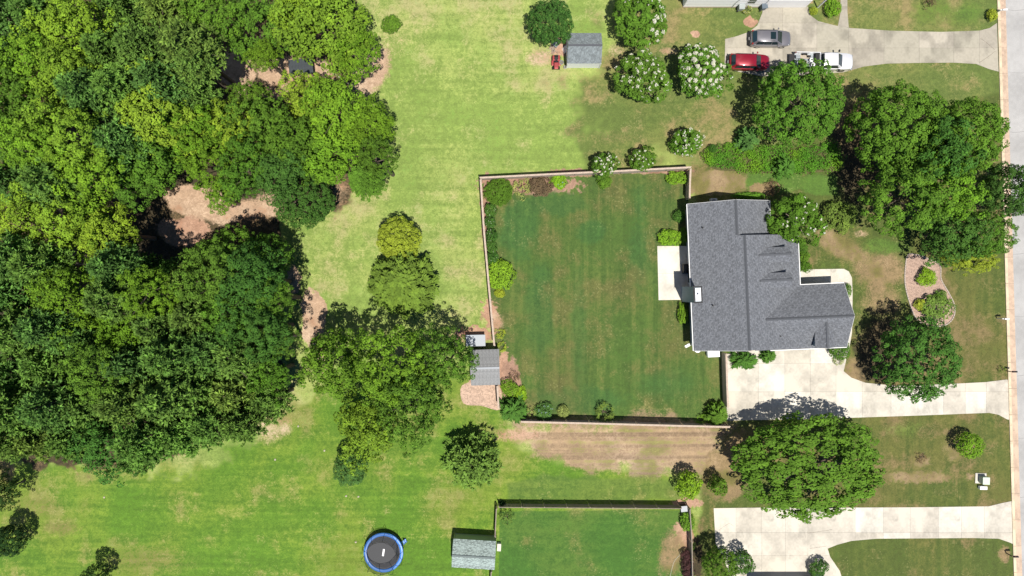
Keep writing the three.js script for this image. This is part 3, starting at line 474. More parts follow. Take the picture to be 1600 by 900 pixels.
for (const [rows, where] of [[upperWoods, 'upper'], [lowerWoods, 'lower']]) rows.forEach((row, j) => {
  [...row].sort((a, b) => a[0] - b[0]).forEach(([e, s, rad, kind, tint, h], i) => {
    const pine = kind === 'pine';
    plant(pine ? 'pine_tree' : 'broadleaf_tree', 'tree', kind, tint, `${toneWord[tint]} ${pine ? 'pine' : 'broadleaf tree'}, ${rank[i]} from left in the ${rowWord[j]} row of the ${where} woods`, e, s, rad * 0.95, { h: h * (0.8 + 0.4 * hash(Math.round(e), Math.round(s), 77)), v: Math.min(h * 0.4, rad * 0.07), group: `trees of the ${where} woods`, trunk: 0.2 });
  });
});

// ---------------------------------------------------------------- single trees and shrubs
const tree = (kind, tint, label, e, s, rad, h, o = {}) => plant(o.name ?? 'broadleaf_tree', 'tree', kind, tint, label, e, s, rad, { h, v: h * 0.42, ...o });
const shrub = (kind, tint, label, e, s, rad, h, o = {}) => plant(o.name ?? 'shrub', 'shrub', kind, tint, label, e, s, rad, { h, v: h * 0.52, stems: 5, crown: 'foliage', ...o });
// the clump in the middle of the field
tree('broad', 'bright', 'left tree of the mid-field clump beside the bare soil', 522, 562, 47, 12);
tree('broad', 'bright', 'large central tree of the mid-field clump', 614, 574, 64, 13.5);
tree('broad', 'mid', 'right tree of the mid-field clump overhanging the grey shed', 702, 560, 44, 12);
tree('broad', 'mid', 'lower right tree of the mid-field clump', 648, 630, 54, 12);
tree('broad', 'lime', 'lower left tree of the mid-field clump', 574, 668, 46, 10);
tree('dense', 'blue', 'small blue-green tree at the foot of the mid-field clump', 547, 732, 27, 5);
tree('cedar', 'cedar', 'feathery olive conifer with radiating boughs in mid field', 627, 441, 62, 7, { name: 'conifer', v: 2.5 });
tree('dense', 'gold', 'round yellow-olive tree touching the conifer', 623, 374, 34, 4.5, { exact: true });
tree('pine', 'pineOlive', 'dark spiky conifer alone on the lower lawn', 740, 722, 50, 5.6, { name: 'conifer', v: 2.6 });
shrub('shrub', 'mid', 'small lone shrub beside the upper woods', 612, 38, 15, 1.6);
tree('broad', 'dark', 'dark tree at the left edge below the woods', 0, 766, 28, 7);
tree('dense', 'dark', 'dark tree at the left edge near the bottom corner', 16, 844, 24, 5);
tree('dense', 'dark', 'dark tree at the bottom edge left of the trampoline', 150, 902, 20, 5);
// neighbour's garden at the top
tree('dense', 'deep', 'round dense evergreen tree beside the white shed', 860, 34, 35, 6, { v: 2.7 });
tree('myrtle', 'mid', 'large crape myrtle with blossoms at its upper right, at the top edge', 1003, 36, 47, 6, { name: 'crape_myrtle', flowers: 420, flowerSize: 0.26, bark: M.palebark, bloom: (x, z) => x > 0.15 || z < -0.55 });
tree('myrtle', 'mid', 'green crape myrtle with few blossoms, left of the white flowering one', 1005, 120, 42, 5.5, { name: 'crape_myrtle', flowers: 150, flowerSize: 0.26, bark: M.palebark });
tree('myrtle', 'mid', 'crape myrtle covered in white blossoms beside the red car', 1095, 116, 43, 5.5, { name: 'crape_myrtle', flowers: 950, bark: M.palebark, flowerSize: 0.23 });
tree('dense', 'mid', 'round bright green tree over the pickup bed', 1249, 160, 67, 9.5, { v: 4.3 });
// the big group by the road
tree('dense', 'mid', 'big round tree at the left of the roadside group', 1398, 200, 66, 11, { v: 4.6 });
tree('dense', 'mid', 'tree at the upper right of the roadside group', 1504, 214, 58, 10, { v: 4.4 });
tree('broad', 'deep', 'tree in the middle of the roadside group', 1456, 250, 50, 10.5, { v: 4.2 });
tree('broad', 'mid', 'tree at the lower left of the roadside group', 1404, 306, 64, 10.5, { v: 4.4 });
tree('broad', 'bright', 'yellowish tree in the lower middle of the roadside group', 1478, 300, 52, 10.5, { v: 4.2 });
tree('dense', 'deep', 'dark tree of the roadside group reaching over the road', 1572, 298, 42, 8, { v: 3.4 });
tree('dense', 'mid', 'bright tree at the bottom right of the roadside group', 1536, 366, 38, 7, { v: 3 });
tree('broad', 'deep', 'tree at the bottom middle of the roadside group', 1478, 364, 42, 7, { v: 3 });
tree('broad', 'gold', 'low yellow tree below the roadside group', 1528, 406, 26, 3.4, { sx: 1.25, sz: 0.85, exact: true });
tree('broad', 'gold', 'smaller yellow tree beside the island bed', 1490, 400, 20, 3.4, { exact: true });
tree('dense', 'deep', 'dark round tree beside the front driveway', 1433, 563, 64, 8.2, { v: 4 });
tree('dense', 'mid', 'wide spreading tree between the two driveways', 1260, 731, 92, 8.2, { v: 3.9, sx: 1.26, sz: 0.86, trunk: 0.3 });
// crape myrtles at the top fence and in front of the house
shrub('myrtle', 'mid', 'white flowering crape myrtle on the top fence, left one', 943, 258, 21, 3, { name: 'crape_myrtle', flowers: 60, flowerSize: 0.28 });
shrub('myrtle', 'mid', 'crape myrtle on the top fence, right one', 1005, 251, 21, 3, { name: 'crape_myrtle', flowers: 26, flowerSize: 0.26 });
shrub('myrtle', 'mid', 'crape myrtle above the fence corner beside the low shrub mass', 1076, 222, 25, 3, { name: 'crape_myrtle', flowers: 60, flowerSize: 0.28 });
tree('myrtle', 'mid', 'crape myrtle leaning over the house roof', 1244, 341, 42, 6, { name: 'crape_myrtle', flowers: 26, bark: M.palebark, v: 2.4 });
shrub('shrub', 'mid', 'small green bush under the left crape myrtle on the top fence', 944, 284, 11, 1);
shrub('shrub', 'bright', 'green bush inside the top right fence corner', 1058, 277, 16, 1, { sx: 1.1, sz: 0.7 });
// bed between the gardens
shrub('spiky', 'blue', 'deep green spiky shrub beside the bright round tree', 1169, 215, 25, 3);
shrub('spiky', 'deep', 'dark spiky shrub rising from the low shrub mass', 1226, 261, 24, 2.4);
shrub('ball', 'deep', 'clipped round ball shrub at the left of the shrub mass', 1113, 232, 8, 1.1);
{ // low shrubs nobody could count, one mass
  const r = random(77), L = new Leaves(), out = [[1097, 242], [1112, 229], [1150, 226], [1250, 232], [1303, 222], [1316, 240], [1316, 262], [1290, 267], [1230, 271], [1160, 266], [1110, 260]];
  for (let n = 0; n < 420;) {
    const e = 1090 + r() * 230, s = 220 + r() * 54; if (inPoly(out, e, s) < 0) continue; n++;
    const h = 0.35 + 0.55 * vnoise(e * 0.09, s * 0.09, 9), p = at(e, s), y = vnoise(e * 0.05, s * 0.05, 12), base = [0.75 + 1.0 * y * y, 0.85 + 0.5 * y, 0.8], rr = 0.3 + 0.2 * r();
    for (let i = 0; i < 26; i++) { const d = dirRandom(r); d.y = Math.abs(d.y); const c = V(p.x + d.x * rr, h * (0.35 + 0.65 * d.y), p.z + d.z * rr), nn = d.clone().add(V(0, 0.6, 0)).addScaledVector(dirRandom(r), 0.6).normalize(), q = V(0, 0, 0).crossVectors(nn, dirRandom(r)).normalize(), v = 0.6 + 0.7 * r(), s2 = 0.16 * (0.7 + 0.6 * r()); L.add(c, nn, q, s2, s2 * 0.55, base.map((x) => x * v)); }
  }
  const m = part('low_shrubs', L.build(), leafMat(0.095, 0.225, 0.02), scene); m.userData = { kind: 'stuff', label: 'mass of low yellow-green shrubs above the house', category: 'ground cover' };
}
// along the left and top fence, inside
shrub('dense', 'mid', 'large round green shrub in the top left fence corner', 779, 300, 22, 1.5);
shrub('sparse', 'pale', 'grassy yellow-green plant right of the corner shrub', 816, 292, 17, 0.9, { stems: 9 });
shrub('shrub', 'brown', 'brownish shrub near the left end of the top fence', 846, 291, 17, 1.1);
shrub('shrub', 'fresh', 'bright green shrub with pale blue flowers at its foot', 872, 283, 12, 0.9, { flowers: 26, flowerMat: bluePetal, flowerSize: 0.16, bloom: (x, z) => x + z > 0.4 });
for (let i = 0; i < 5; i++) shrub('shrub', 'deep', `hedge plant with pale flecks on the left fence, ${rank[i]} from the top`, 765 + i * 1.1, 328 + i * 19, 11, 1.4, { name: 'hedge_plant', flowers: 10, flowerSize: 0.09, sx: 0.8, group: 'hedge on the left fence' });
shrub('shrub', 'fresh', 'bright green bush spreading over the left fence', 779, 428, 19, 1.5, { sz: 1.3 });
shrub('shrub', 'gold', 'small yellow-flowered plant below the bush on the left fence', 781, 458, 8, 0.6);
shrub('sparse', 'gold', 'yellow flowering plant at the fence end, upper one', 783, 522, 9, 0.5, { stems: 9 });
shrub('sparse', 'gold', 'yellow flowering plant at the fence end, lower one', 784, 542, 9, 0.5, { stems: 9 });
shrub('sparse', 'brown', 'dark sparse bush beside the grey shed', 803, 590, 10, 0.9);
shrub('shrub', 'bright', 'yellow-green bush below the dark sparse bush', 797, 608, 13, 1.1);
shrub('shrub', 'fresh', 'light green plant at the edge of the fenced lawn, lower left', 814, 616, 9, 0.7, { sz: 1.5 });
shrub('spiky', 'deep', 'large dark shrub at the lower left fence corner', 803, 640, 29, 2.6);
shrub('sparse', 'pale', 'pale yellow-green plant between the dark shrub and the hydrangea', 831, 642, 10, 0.8, { stems: 8 });
shrub('shrub', 'blue', 'hydrangea with pale blue flowers at the bottom fence', 850, 644, 14, 1, { flowers: 20, flowerMat: bluePetal, flowerSize: 0.16, bloom: (x, z) => z < 0.2 });
shrub('ball', 'pale', 'round yellow-green ball shrub at the bottom fence', 880, 643, 11.5, 1);
shrub('sparse', 'olive', 'loose airy shrub in the middle of the bottom fence', 945, 645, 17, 1.3, { stems: 9 });
shrub('spiky', 'mid', 'spiky green shrub at the lower right fence corner', 1120, 647, 24, 2.4);
shrub('sparse', 'bright', 'small plant left of the spiky corner shrub', 1096, 655, 9, 0.6);
// round the house
shrub('ball', 'deep', 'round ball shrub at the back of the house', 1061, 338, 11.5, 1.3);
shrub('shrub', 'fresh', 'bright yellow-green bush at the top of the patio', 1044, 371, 18, 1.1, { sz: 0.75 });
shrub('shrub', 'mid', 'small green bush between ball shrub and house wall', 1068, 368, 9, 0.9, { sz: 1.5, sx: 0.7 });
shrub('shrub', 'bright', 'narrow bush below the chimney at the house wall', 1066, 488, 11, 1.1, { sx: 0.65, sz: 1.6 });
shrub('spiky', 'deep', 'broad dark shrub at the lower house wall beside the fence', 1163, 563, 22, 1.6, { sx: 1.35, sz: 0.85 });
shrub('spiky', 'deep', 'smaller dark shrub at the lower house wall above the driveway', 1201, 556, 16, 1.3);
shrub('dense', 'mid', 'rounded green shrub at the garage corner', 1312, 546, 17, 1.4);
shrub('sparse', 'pale', 'light grassy plant below the garage corner shrub', 1309, 563, 9, 0.5, { stems: 8 });
shrub('ball', 'mid', 'small round shrub by the curved front walk', 1325, 454, 9, 0.9, { sz: 1.5, sx: 0.7 });
for (let i = 0; i < 3; i++) shrub('shrub', 'mid', `green hedge plant at the front wall, ${rank[i]} from the top`, 1254 + i, 388 + i * 14, 9.5, 1.1, { name: 'hedge_plant', group: 'hedge at the front wall' });
shrub('shrub', 'mid', 'long low shrub in the shade of the upper gable', 1172, 306, 12, 0.8, { sx: 2.2, sz: 0.5 });
shrub('shrub', 'olive', 'olive round shrub right of the leaning crape myrtle', 1312, 342, 24, 1.9);
shrub('sparse', 'brown', 'withered brown shrub above the upper gable', 1206, 293, 14, 0.9, { stems: 12 });
// island bed and front lawns
shrub('shrub', 'fresh', 'bright green shrub in the upper island bed', 1448, 433, 14, 1.1);
shrub('shrub', 'olive', 'broad olive shrub in the lower island bed', 1460, 479, 20, 1.2, { sx: 1.15 });
shrub('shrub', 'gold', 'yellowish shrub at the left of the lower island bed', 1437, 476, 9, 0.8);
shrub('shrub', 'mid', 'small shrub at the upper right of the lower island bed', 1467, 462, 9, 0.8);
shrub('ball', 'fresh', 'round light green bush on the lower front lawn', 1514, 696, 24, 2.9);
shrub('sparse', 'brown', 'tiny withered bush on the lower front lawn', 1440, 717, 9, 0.6, { stems: 8 });
shrub('shrub', 'fresh', 'light green shrub left of a twin below the bottom fence', 1077, 754, 20, 3.4);
shrub('shrub', 'mid', 'darker green shrub beside the wide spreading tree', 1121, 758, 15, 3);
shrub('shrub', 'bright', 'yellow-green bush at the corner of the picket fence', 1073, 811, 11, 1.2, { sz: 1.6, sx: 0.9 });
for (let i = 0; i < 3; i++) shrub('shrub', 'purple', `purple-brown hedge plant at the lower edge, ${rank[i]} from the top`, 1073 + i * 0.5, 868 + i * 14, 9, 1.1, { name: 'hedge_plant', group: 'purple hedge at the lower edge' });
tree('dense', 'mid', 'green tree at the bottom beside the lower driveway', 1124, 884, 27, 5);
tree('shrub', 'deep', 'dark bush right of the bottom driveway tree', 1158, 880, 18, 2.6);
shrub('shrub', 'deep', 'dark pointed shrub at the bottom of the lower driveway', 1278, 888, 14, 1.6);
shrub('sparse', 'olive', 'sparse bush where the picket fence turns', 792, 808, 13, 1.3, { stems: 8 });
shrub('spiky', 'dark', 'dark spiky plant at the upper picket fence corner', 784, 789, 8, 1);
shrub('shrub', 'gold', 'yellow bush beside the kerb at the top right', 1550, 24, 9, 0.9);
shrub('shrub', 'bright', 'oval hedge shrub at the top beside the side walk', 1300, 9, 14, 1.2, { sz: 1.25, sx: 0.8 });
shrub('ball', 'gold', 'small yellow ball shrub at the neighbour garage', 1271, 17, 8, 0.8, { exact: true });
shrub('sparse', 'pale', 'variegated plant between the bins of the neighbour house', 1167, 15, 9, 0.6, { stems: 8, flowers: 10, flowerSize: 0.1 });
shrub('sparse', 'brown', 'withered plant on the upper front lawn at the top edge', 1452, 1, 12, 0.7, { stems: 12 });
shrub('sparse', 'olive', 'small plant at the mailbox by the front driveway', 1565, 577, 6, 0.5);

// ================================================================ BUILDINGS
// a roof slope: quad a-b (eave) to d-c (upper edge), thick slab with uv in metres along the slope
function slope(a, b, c, d, t = 0.14) {
  const u = b.clone().sub(a), w = d.clone().sub(a), n = V(0, 0, 0).crossVectors(u, w).normalize(); if (n.y < 0) n.negate();
  const dn = n.clone().multiplyScalar(-t), ux = u.clone().normalize(), wy = w.clone().addScaledVector(ux, -w.dot(ux)).normalize();
  const top = [a, b, c, d], low = top.map((p) => p.clone().add(dn)), pos = [], uv = [];
  const quad = (p, q, r, s) => { for (const x of [p, q, r, p, r, s]) { pos.push(x.x, x.y, x.z); const k = x.clone().sub(a); uv.push(k.dot(ux), k.dot(wy)); } };
  const flip = V(0, 0, 0).crossVectors(u, c.clone().sub(a)).dot(n) < 0;
  if (flip) quad(a, d, c, b); else quad(a, b, c, d);
  if (flip) quad(...low); else quad(low[3], low[2], low[1], low[0]);
  for (let i = 0; i < 4; i++) { const j = (i + 1) % 4; if (flip) quad(top[i], top[j], low[j], low[i]); else quad(top[i], low[i], low[j], top[j]); }
  const g = new THREE.BufferGeometry(); g.setAttribute('position', new THREE.Float32BufferAttribute(pos, 3)); g.setAttribute('uv', new THREE.Float32BufferAttribute(uv, 2)); g.computeVertexNormals(); return g;
}
// prism with profile [[u, h], ...] in the plane of u (east) and h, swept along v (south) from v0 to v1; or along u if turned
function prism(profile, v0, v1, along = 'v') {
  const s = new THREE.Shape(profile.map(([u, h]) => new THREE.Vector2(u, h))), g = new THREE.ExtrudeGeometry(s, { depth: v1 - v0, bevelEnabled: false });
  g.translate(0, 0, v0); return along === 'v' ? g : g.rotateY(Math.PI / 2).scale(1, 1, -1);
}
function prismU(profile, u0, u1) {                      // profile [[v, h]] swept along u
  const s = new THREE.Shape(profile.map(([v, h]) => new THREE.Vector2(-v, h))), g = new THREE.ExtrudeGeometry(s, { depth: u1 - u0, bevelEnabled: false });
  return g.rotateY(Math.PI / 2).translate(u0, 0, 0);
}
const gutter = (a, b) => { const d = b.clone().sub(a), g = box(d.length(), 0.1, 0.085); g.rotateY(Math.atan2(-d.z, d.x)); const m = a.clone().add(b).multiplyScalar(0.5); return g.translate(m.x, m.y, m.z); };
function ridgeCaps(a, b, parent, mat = M.ridge, w = 0.3) { // overlapping ridge shingles in short runs
  const d = b.clone().sub(a), L = d.length(), n = Math.max(1, Math.round(L / 0.9)), turn = Math.atan2(-d.z, d.x);
  const s = new THREE.Shape([[-w / 2, -0.09], [0, 0.035], [w / 2, -0.09], [w / 2, -0.12], [-w / 2, -0.12]].map(([x, y]) => new THREE.Vector2(x, y)));
  const g = new THREE.ExtrudeGeometry(s, { depth: L / n - 0.01, bevelEnabled: false }).translate(0, 0, -L / n / 2).rotateY(Math.PI / 2);
  for (let i = 0; i < n; i++) { const m = part('ridge_cap', g, mat, parent); m.position.copy(a).addScaledVector(d, (i + 0.5) / n); m.position.y += 0.005 * (i % 2); m.rotation.y = turn; }
}
function window_(parent, w, h, x, y, z, turn) {
  const f = part('window', [box(w + 0.16, 0.08, 0.06, 0, h / 2 + 0.04, 0), box(w + 0.16, 0.08, 0.06, 0, -h / 2 - 0.04, 0), box(0.08, h, 0.06, w / 2 + 0.04, 0, 0), box(0.08, h, 0.06, -w / 2 - 0.04, 0, 0), box(w, 0.03, 0.04, 0, 0, 0)], M.trim, parent);
  f.position.set(x, y, z); f.rotation.y = turn; part('pane', box(w, h, 0.02, 0, 0, -0.005), M.glass, f); return f;
}
{ // the main house; local axes: x east, z south, turned a little
  const O = at(1074, 319, 2.9), t = thing('house', 'grey shingled house with chimney beside the fenced lawn', 'house', V(O.x, 0, O.z), 0.044);
  const q = (u, h, v) => V(u, h, v), R0 = 5.33, RH = 5.6, W0 = 4.65, WH = 2.9 + 4.65 * 0.5066, VS = 16.27;
  part('wall', prism([[0.42, 0], [11.6, 0], [11.6, 2.62], [R0, 5.4], [0.42, 2.88]], 4.15, VS - 0.35), M.siding, t);
  part('wall', prism([[0.45, 0], [8.7, 0], [8.7, 2.9], [W0, WH - 0.2], [0.45, 2.9]], 0.35, 4.3), M.siding, t);
  part('wall', prismU([[9.9, 0], [16.2, 0], [16.2, 2.6], [13.06, 4.5], [9.9, 2.6]], 11.4, 16.75), M.siding, t);
  const west = part('roof_slope', slope(q(0, 2.9, 0), q(0, 2.9, VS), q(R0, RH, VS), q(R0, RH, 3.85)), M.roof, t);
  west.geometry = mergeGeometries([slope(q(0, 2.9, 3.85), q(0, 2.9, VS), q(R0, RH, VS), q(R0, RH, 3.85)), slope(q(0, 2.9, 0), q(0, 2.9, 3.85), q(W0, WH, 3.85), q(W0, WH, 0))]);
  part('roof_slope', slope(q(12.2, 2.6, 3.85), q(12.2, 2.6, VS - 0.02), q(R0, RH, VS - 0.02), q(R0, RH, 3.85)), M.roof, t);
  part('roof_slope', slope(q(9.1, 2.9, 0), q(9.1, 2.9, 3.83), q(W0, WH, 3.83), q(W0, WH, 0)), M.roof, t);
  const GH = 4.72, GN = 9.52, GS = 16.6, GR = 13.06, GE = 17.1;
  part('roof_slope', slope(q(6.9, 2.6, GN), q(GE, 2.6, GN), q(GE, GH, GR), q(6.9, GH, GR)), M.roof, t);
  part('roof_slope', slope(q(6.9, 2.6, GS), q(GE, 2.6, GS), q(GE, GH, GR), q(6.9, GH, GR)), M.roof, t);
  ridgeCaps(q(R0, RH + 0.02, 3.9), q(R0, RH + 0.02, VS), t); ridgeCaps(q(W0, WH + 0.02, 0), q(W0, WH + 0.02, 3.8), t); ridgeCaps(q(7.5, GH + 0.02, GR), q(GE, GH + 0.02, GR), t);
  for (const [a, b] of [[q(-0.06, 2.83, 0), q(-0.06, 2.83, VS)], [q(12.26, 2.52, 3.9), q(12.26, 2.52, GN)], [q(9.16, 2.83, 0), q(9.16, 2.83, 3.8)], [q(12.3, 2.52, GN - 0.06), q(GE, 2.52, GN - 0.06)], [q(8.6, 2.52, GS + 0.06), q(GE, 2.52, GS + 0.06)]]) part('rain_gutter', gutter(a, b), M.trim, t);
  // gable boards
  const rake = (a, b) => { const d = b.clone().sub(a), g = box(d.length(), 0.16, 0.03).rotateZ(0); const m = new THREE.Matrix4().lookAt(a, b, V(0, 1, 0)); g.rotateY(Math.PI / 2).applyMatrix4(new THREE.Matrix4().extractRotation(m)); const c = a.clone().add(b).multiplyScalar(0.5); return g.translate(c.x, c.y, c.z); };
  for (const [a, b] of [[q(0, 2.82, VS + 0.017), q(R0, RH - 0.09, VS + 0.017)], [q(0, 2.82, -0.017), q(W0, WH - 0.09, -0.017)], [q(9.1, 2.82, -0.017), q(W0, WH - 0.09, -0.017)], [q(GE + 0.017, 2.52, GN), q(GE + 0.017, GH - 0.09, GR)], [q(GE + 0.017, 2.52, GS), q(GE + 0.017, GH - 0.09, GR)]]) part('rake_board', rake(a, b), M.trim, t);
  // two dormers facing the street, one small gable over the garage
  for (const v of [6.07, 8.85]) {
    const d = part('dormer', prismU([[v - 0.66, 3.0], [v + 0.66, 3.0], [v + 0.66, 4.34], [v, 4.78], [v - 0.66, 4.34]], 8.0, 10.25), M.siding, t);
    const e = 4.92 - 0.84 * 0.68;
    part('dormer_roof', [slope(q(6.6, e, v - 0.84), q(10.5, e, v - 0.84), q(10.5, 4.92, v), q(6.6, 4.92, v), 0.08), slope(q(6.6, e, v + 0.84), q(10.5, e, v + 0.84), q(10.5, 4.92, v), q(6.6, 4.92, v), 0.08)], M.roof, d);
    part('dormer_ridge', box(3.5, 0.03, 0.2, 8.75, 4.935, v), M.ridge, d);
    window_(d, 0.6, 0.7, 10.27, 3.9, v, Math.PI / 2);
  }
  { const u = 14.2, d = part('dormer', prism([[u - 0.95, 2.9], [u + 0.95, 2.9], [u + 0.95, 3.66], [u, 4.28], [u - 0.95, 3.66]], 14.2, 16.3), M.chimney, t), e = 4.42 - 1.08 * 0.66;
    part('dormer_roof', [slope(q(u - 1.08, e, 13.4), q(u - 1.08, e, 16.5), q(u, 4.42, 16.5), q(u, 4.42, 13.4), 0.08), slope(q(u + 1.08, e, 13.4), q(u + 1.08, e, 16.5), q(u, 4.42, 16.5), q(u, 4.42, 13.4), 0.08)], M.roof, d);
    part('dormer_ridge', box(0.2, 0.03, 2.9, u, 4.435, 15.03), M.ridge, d); }
  // chimney chase on the back wall
  const zc = 10.0, ch = part('chimney', box(0.82, 5.75, 1.72, -0.02, 2.875, zc), M.chimney, t);
  part('chimney_rim', [box(0.94, 0.1, 0.14, -0.02, 5.78, zc - 0.85), box(0.94, 0.1, 0.14, -0.02, 5.78, zc + 0.85), box(0.12, 0.1, 1.56, -0.43, 5.78, zc), box(0.12, 0.1, 1.56, 0.39, 5.78, zc)], M.dark, ch);
  part('chimney_cap', rbox(0.62, 0.14, 1.44, 0.06, -0.02, 5.85, zc), M.white, ch);
  part('flue', cyl(0.12, 0.12, 0.4, 14, -0.02, 6.1, zc), M.steel, ch);
  for (const [u, v] of [[1.35, 2.75], [2.0, 11.3]]) part('vent_pipe', cyl(0.07, 0.07, 0.45, 10, u, 2.9 + u * 0.5066 + 0.15, v), M.black, t);
  part('vent_pipe', cyl(0.07, 0.07, 0.45, 10, 9.3, 3.8, 15.0), M.black, t);
  for (const v of [2.2, 6.2, 12.6, 14.6]) window_(t, 1.0, 1.3, 0.40, 1.6, v, -Math.PI / 2);
  const door = part('back_door', box(0.06, 2.05, 1.7, 0.40, 1.05, 8.0), M.trim, t); part('pane', box(0.02, 1.8, 1.4, 0.36, 1.1, 8.0), M.glass, door);
  for (const v of [5.4, 9.0]) window_(t, 1.0, 1.4, 11.62, 1.5, v, Math.PI / 2);
  const fd = part('front_door', box(0.06, 2.05, 1.0, 11.62, 1.05, 7.2), M.chimney, t); part('handle', box(0.05, 0.05, 0.05, 11.67, 1.0, 7.55), M.steel, fd);
  const gd = part('garage_door', box(4.6, 2.1, 0.06, 14.2, 1.06, 16.22), M.trim, t); for (let i = 0; i < 4; i++) part('door_panel', box(4.5, 0.46, 0.03, 14.2, 0.32 + i * 0.5, 16.26), M.white, gd);
}
// gable shed: ridge along local x; w along x, d along z
function shed(label, e, s, turn, w, d, eave, top, wallMat, roofMat, o = {}) {
  const p = at(e, s), t = thing('shed', label, 'shed', V(p.x, 0, p.z), turn), ov = o.over ?? 0.15;
  part('wall', prismU([[-d / 2, 0], [d / 2, 0], [d / 2, eave], [0, top - 0.1], [-d / 2, eave]], -w / 2, w / 2), wallMat, t);
  const rise = (top - eave) / (d / 2), lo = eave - rise * ov + 0.06, X = w / 2 + ov, Z = d / 2 + ov;
  for (const k of [-1, 1]) part('roof_slope', slope(V(-X, lo, k * Z), V(X, lo, k * Z), V(X, top + 0.06, 0), V(-X, top + 0.06, 0), 0.07), roofMat, t);
  part('ridge_cap', box(2 * X - 0.02, 0.03, 0.22, 0, top + 0.07, 0), o.ridge ?? M.ridge, t);
  const dz = o.door ?? [-w / 2 - 0.03, 0];
  part('door', box(0.05, Math.min(1.8, eave - 0.1), Math.min(1.4, d * 0.45), dz[0], Math.min(1.8, eave - 0.1) / 2 + 0.05, dz[1]), o.doorMat ?? M.trim, t);
  for (const [x, z] of [[-w / 2, -d / 2], [w / 2, -d / 2], [-w / 2, d / 2], [w / 2, d / 2]]) part('corner_board', box(0.1, eave - 0.04, 0.1, x, (eave - 0.04) / 2, z), o.cornerMat ?? M.trim, t);
  return t;
}
shed('small grey-roofed shed with white wall beside the round evergreen', 910.5, 83.5, 0, 3.75, 3.35, 1.75, 2.75, M.white, M.roofShed, { over: 0.04 });
shed('grey metal-roofed shed at the left of the fenced lawn', 759, 571, 0.03, 2.95, 3.7, 2.0, 2.75, std(rgb(0.25, 0.27, 0.28), 0.7), std(rgb(0.34, 0.37, 0.39), 0.5, { map: rep(plankTex, 0.4) }), { ridge: std(rgb(0.3, 0.32, 0.34), 0.6) });
shed('green walled shed with pale shingle roof at the bottom edge', 742, 856, -0.062, 4.7, 3.1, 1.95, 2.75, M.greenSiding, M.roofLight, { cornerMat: M.greenSiding, doorMat: M.greenSiding, over: 0.06, ridge: std(seen(132, 144, 142), 0.95) });
{ // woodshed with a flat lid behind the metal-roofed shed
  const p = at(744, 531), t = thing('storage_box', 'low box with flat light grey lid above the metal-roofed shed', 'box', V(p.x, 0, p.z), 0.02);
  part('wall', [box(2.0, 1.0, 0.05, 0, 0.5, -0.55), box(2.0, 1.0, 0.05, 0, 0.5, 0.55), box(0.05, 1.0, 1.05, -0.97, 0.5, 0), box(0.05, 1.0, 1.05, 0.97, 0.5, 0)], M.fenceDark, t);
  part('lid', rbox(2.2, 0.06, 1.3, 0.02, 0, 1.04, 0), std(rgb(0.34, 0.37, 0.4), 0.6), t);
}
{ // small roof in the woods
  const p = at(474, 108), t = thing('lean_to', 'small blue-grey roof half hidden in the upper woods', 'lean-to', V(p.x, 0, p.z), 0.12);
  part('roof', slope(V(-1.2, 1.5, -0.7), V(1.5, 1.5, -0.7), V(1.5, 1.75, 1.2), V(-1.2, 1.75, 1.2), 0.05), std(seen(108, 120, 128), 0.5, { metalness: 0.2, map: rep(plankTex, 0.5) }), t);
  for (const [x, z, h] of [[-1.1, -0.6, 1.46], [1.4, -0.6, 1.46], [-1.1, 1.1, 1.69], [1.4, 1.1, 1.69]]) part('post', cyl(0.05, 0.05, h, 6, x, h / 2, z), M.fenceDark, t);
}
{ // neighbour's house: only its lower wall reaches into the picture at the top
  const a = at(1067, 11), t = thing('neighbour_house', 'white neighbour house with garage door at the top edge', 'house', V(a.x, 0, a.z), 0);
  const W = 218 * U, D = 9;
  part('wall', prismU([[-D, 0], [0, 0], [0, 3.05], [-D / 2, 5.2], [-D, 3.05]], 0, W - 1.9), M.white, t);
  part('wall', prismU([[-D, 0], [-1.5, 0], [-1.5, 2.75], [-D / 2, 4.6], [-D, 2.75]], W - 1.9, W + 2), M.white, t);
  for (let i = 0; i < 5; i++) part('siding_board', box(8.9, 0.42, 0.03, 4.5, 0.32 + i * 0.47, 0.016), M.white, t);
  part('foundation', box(9, 0.14, 0.05, 4.5, 0.07, 0.03), std(rgb(0.40, 0.30, 0.25), 0.9), t);
  part('roof_slope', slope(V(-0.2, 3.1, 0.12), V(W - 1.7, 3.1, 0.12), V(W - 1.7, 5.35, -D / 2), V(-0.2, 5.35, -D / 2)), M.roof, t);
  part('roof_slope', slope(V(-0.4, 2.72, -D - 0.4), V(W + 2.4, 2.72, -D - 0.4), V(W + 2.4, 5.1, -D / 2), V(-0.4, 5.1, -D / 2)), M.roof, t);
  part('roof_slope', slope(V(W - 1.6, 2.7, -1.1), V(W + 2.4, 2.7, -1.1), V(W + 2.4, 5.05, -D / 2), V(W - 1.6, 5.05, -D / 2)), M.roof, t);
  part('rain_gutter', box(W - 1.6, 0.1, 0.1, (W - 1.9) / 2, 3.0, 0.17), M.trim, t);
  part('downspout', tube([V(6.0, 2.95, 0.16), V(5.95, 2.7, 0.1), V(5.7, 1.5, 0.06), V(5.6, 0.1, 0.08)], 0.045), M.siding, t);
  window_(t, 0.8, 1.1, 7.4, 1.6, 0.03, 0);
  const g = part('garage_door', box(4.9, 2.15, 0.05, 11.6, 1.08, 0.03), M.trim, t); for (let i = 0; i < 4; i++) part('door_panel', box(4.8, 0.48, 0.03, 11.6, 0.3 + i * 0.52, 0.062), M.white, g);
  part('porch_post', box(0.12, 2.6, 0.12, W - 0.6, 1.3, 0.1), M.trim, t);
}
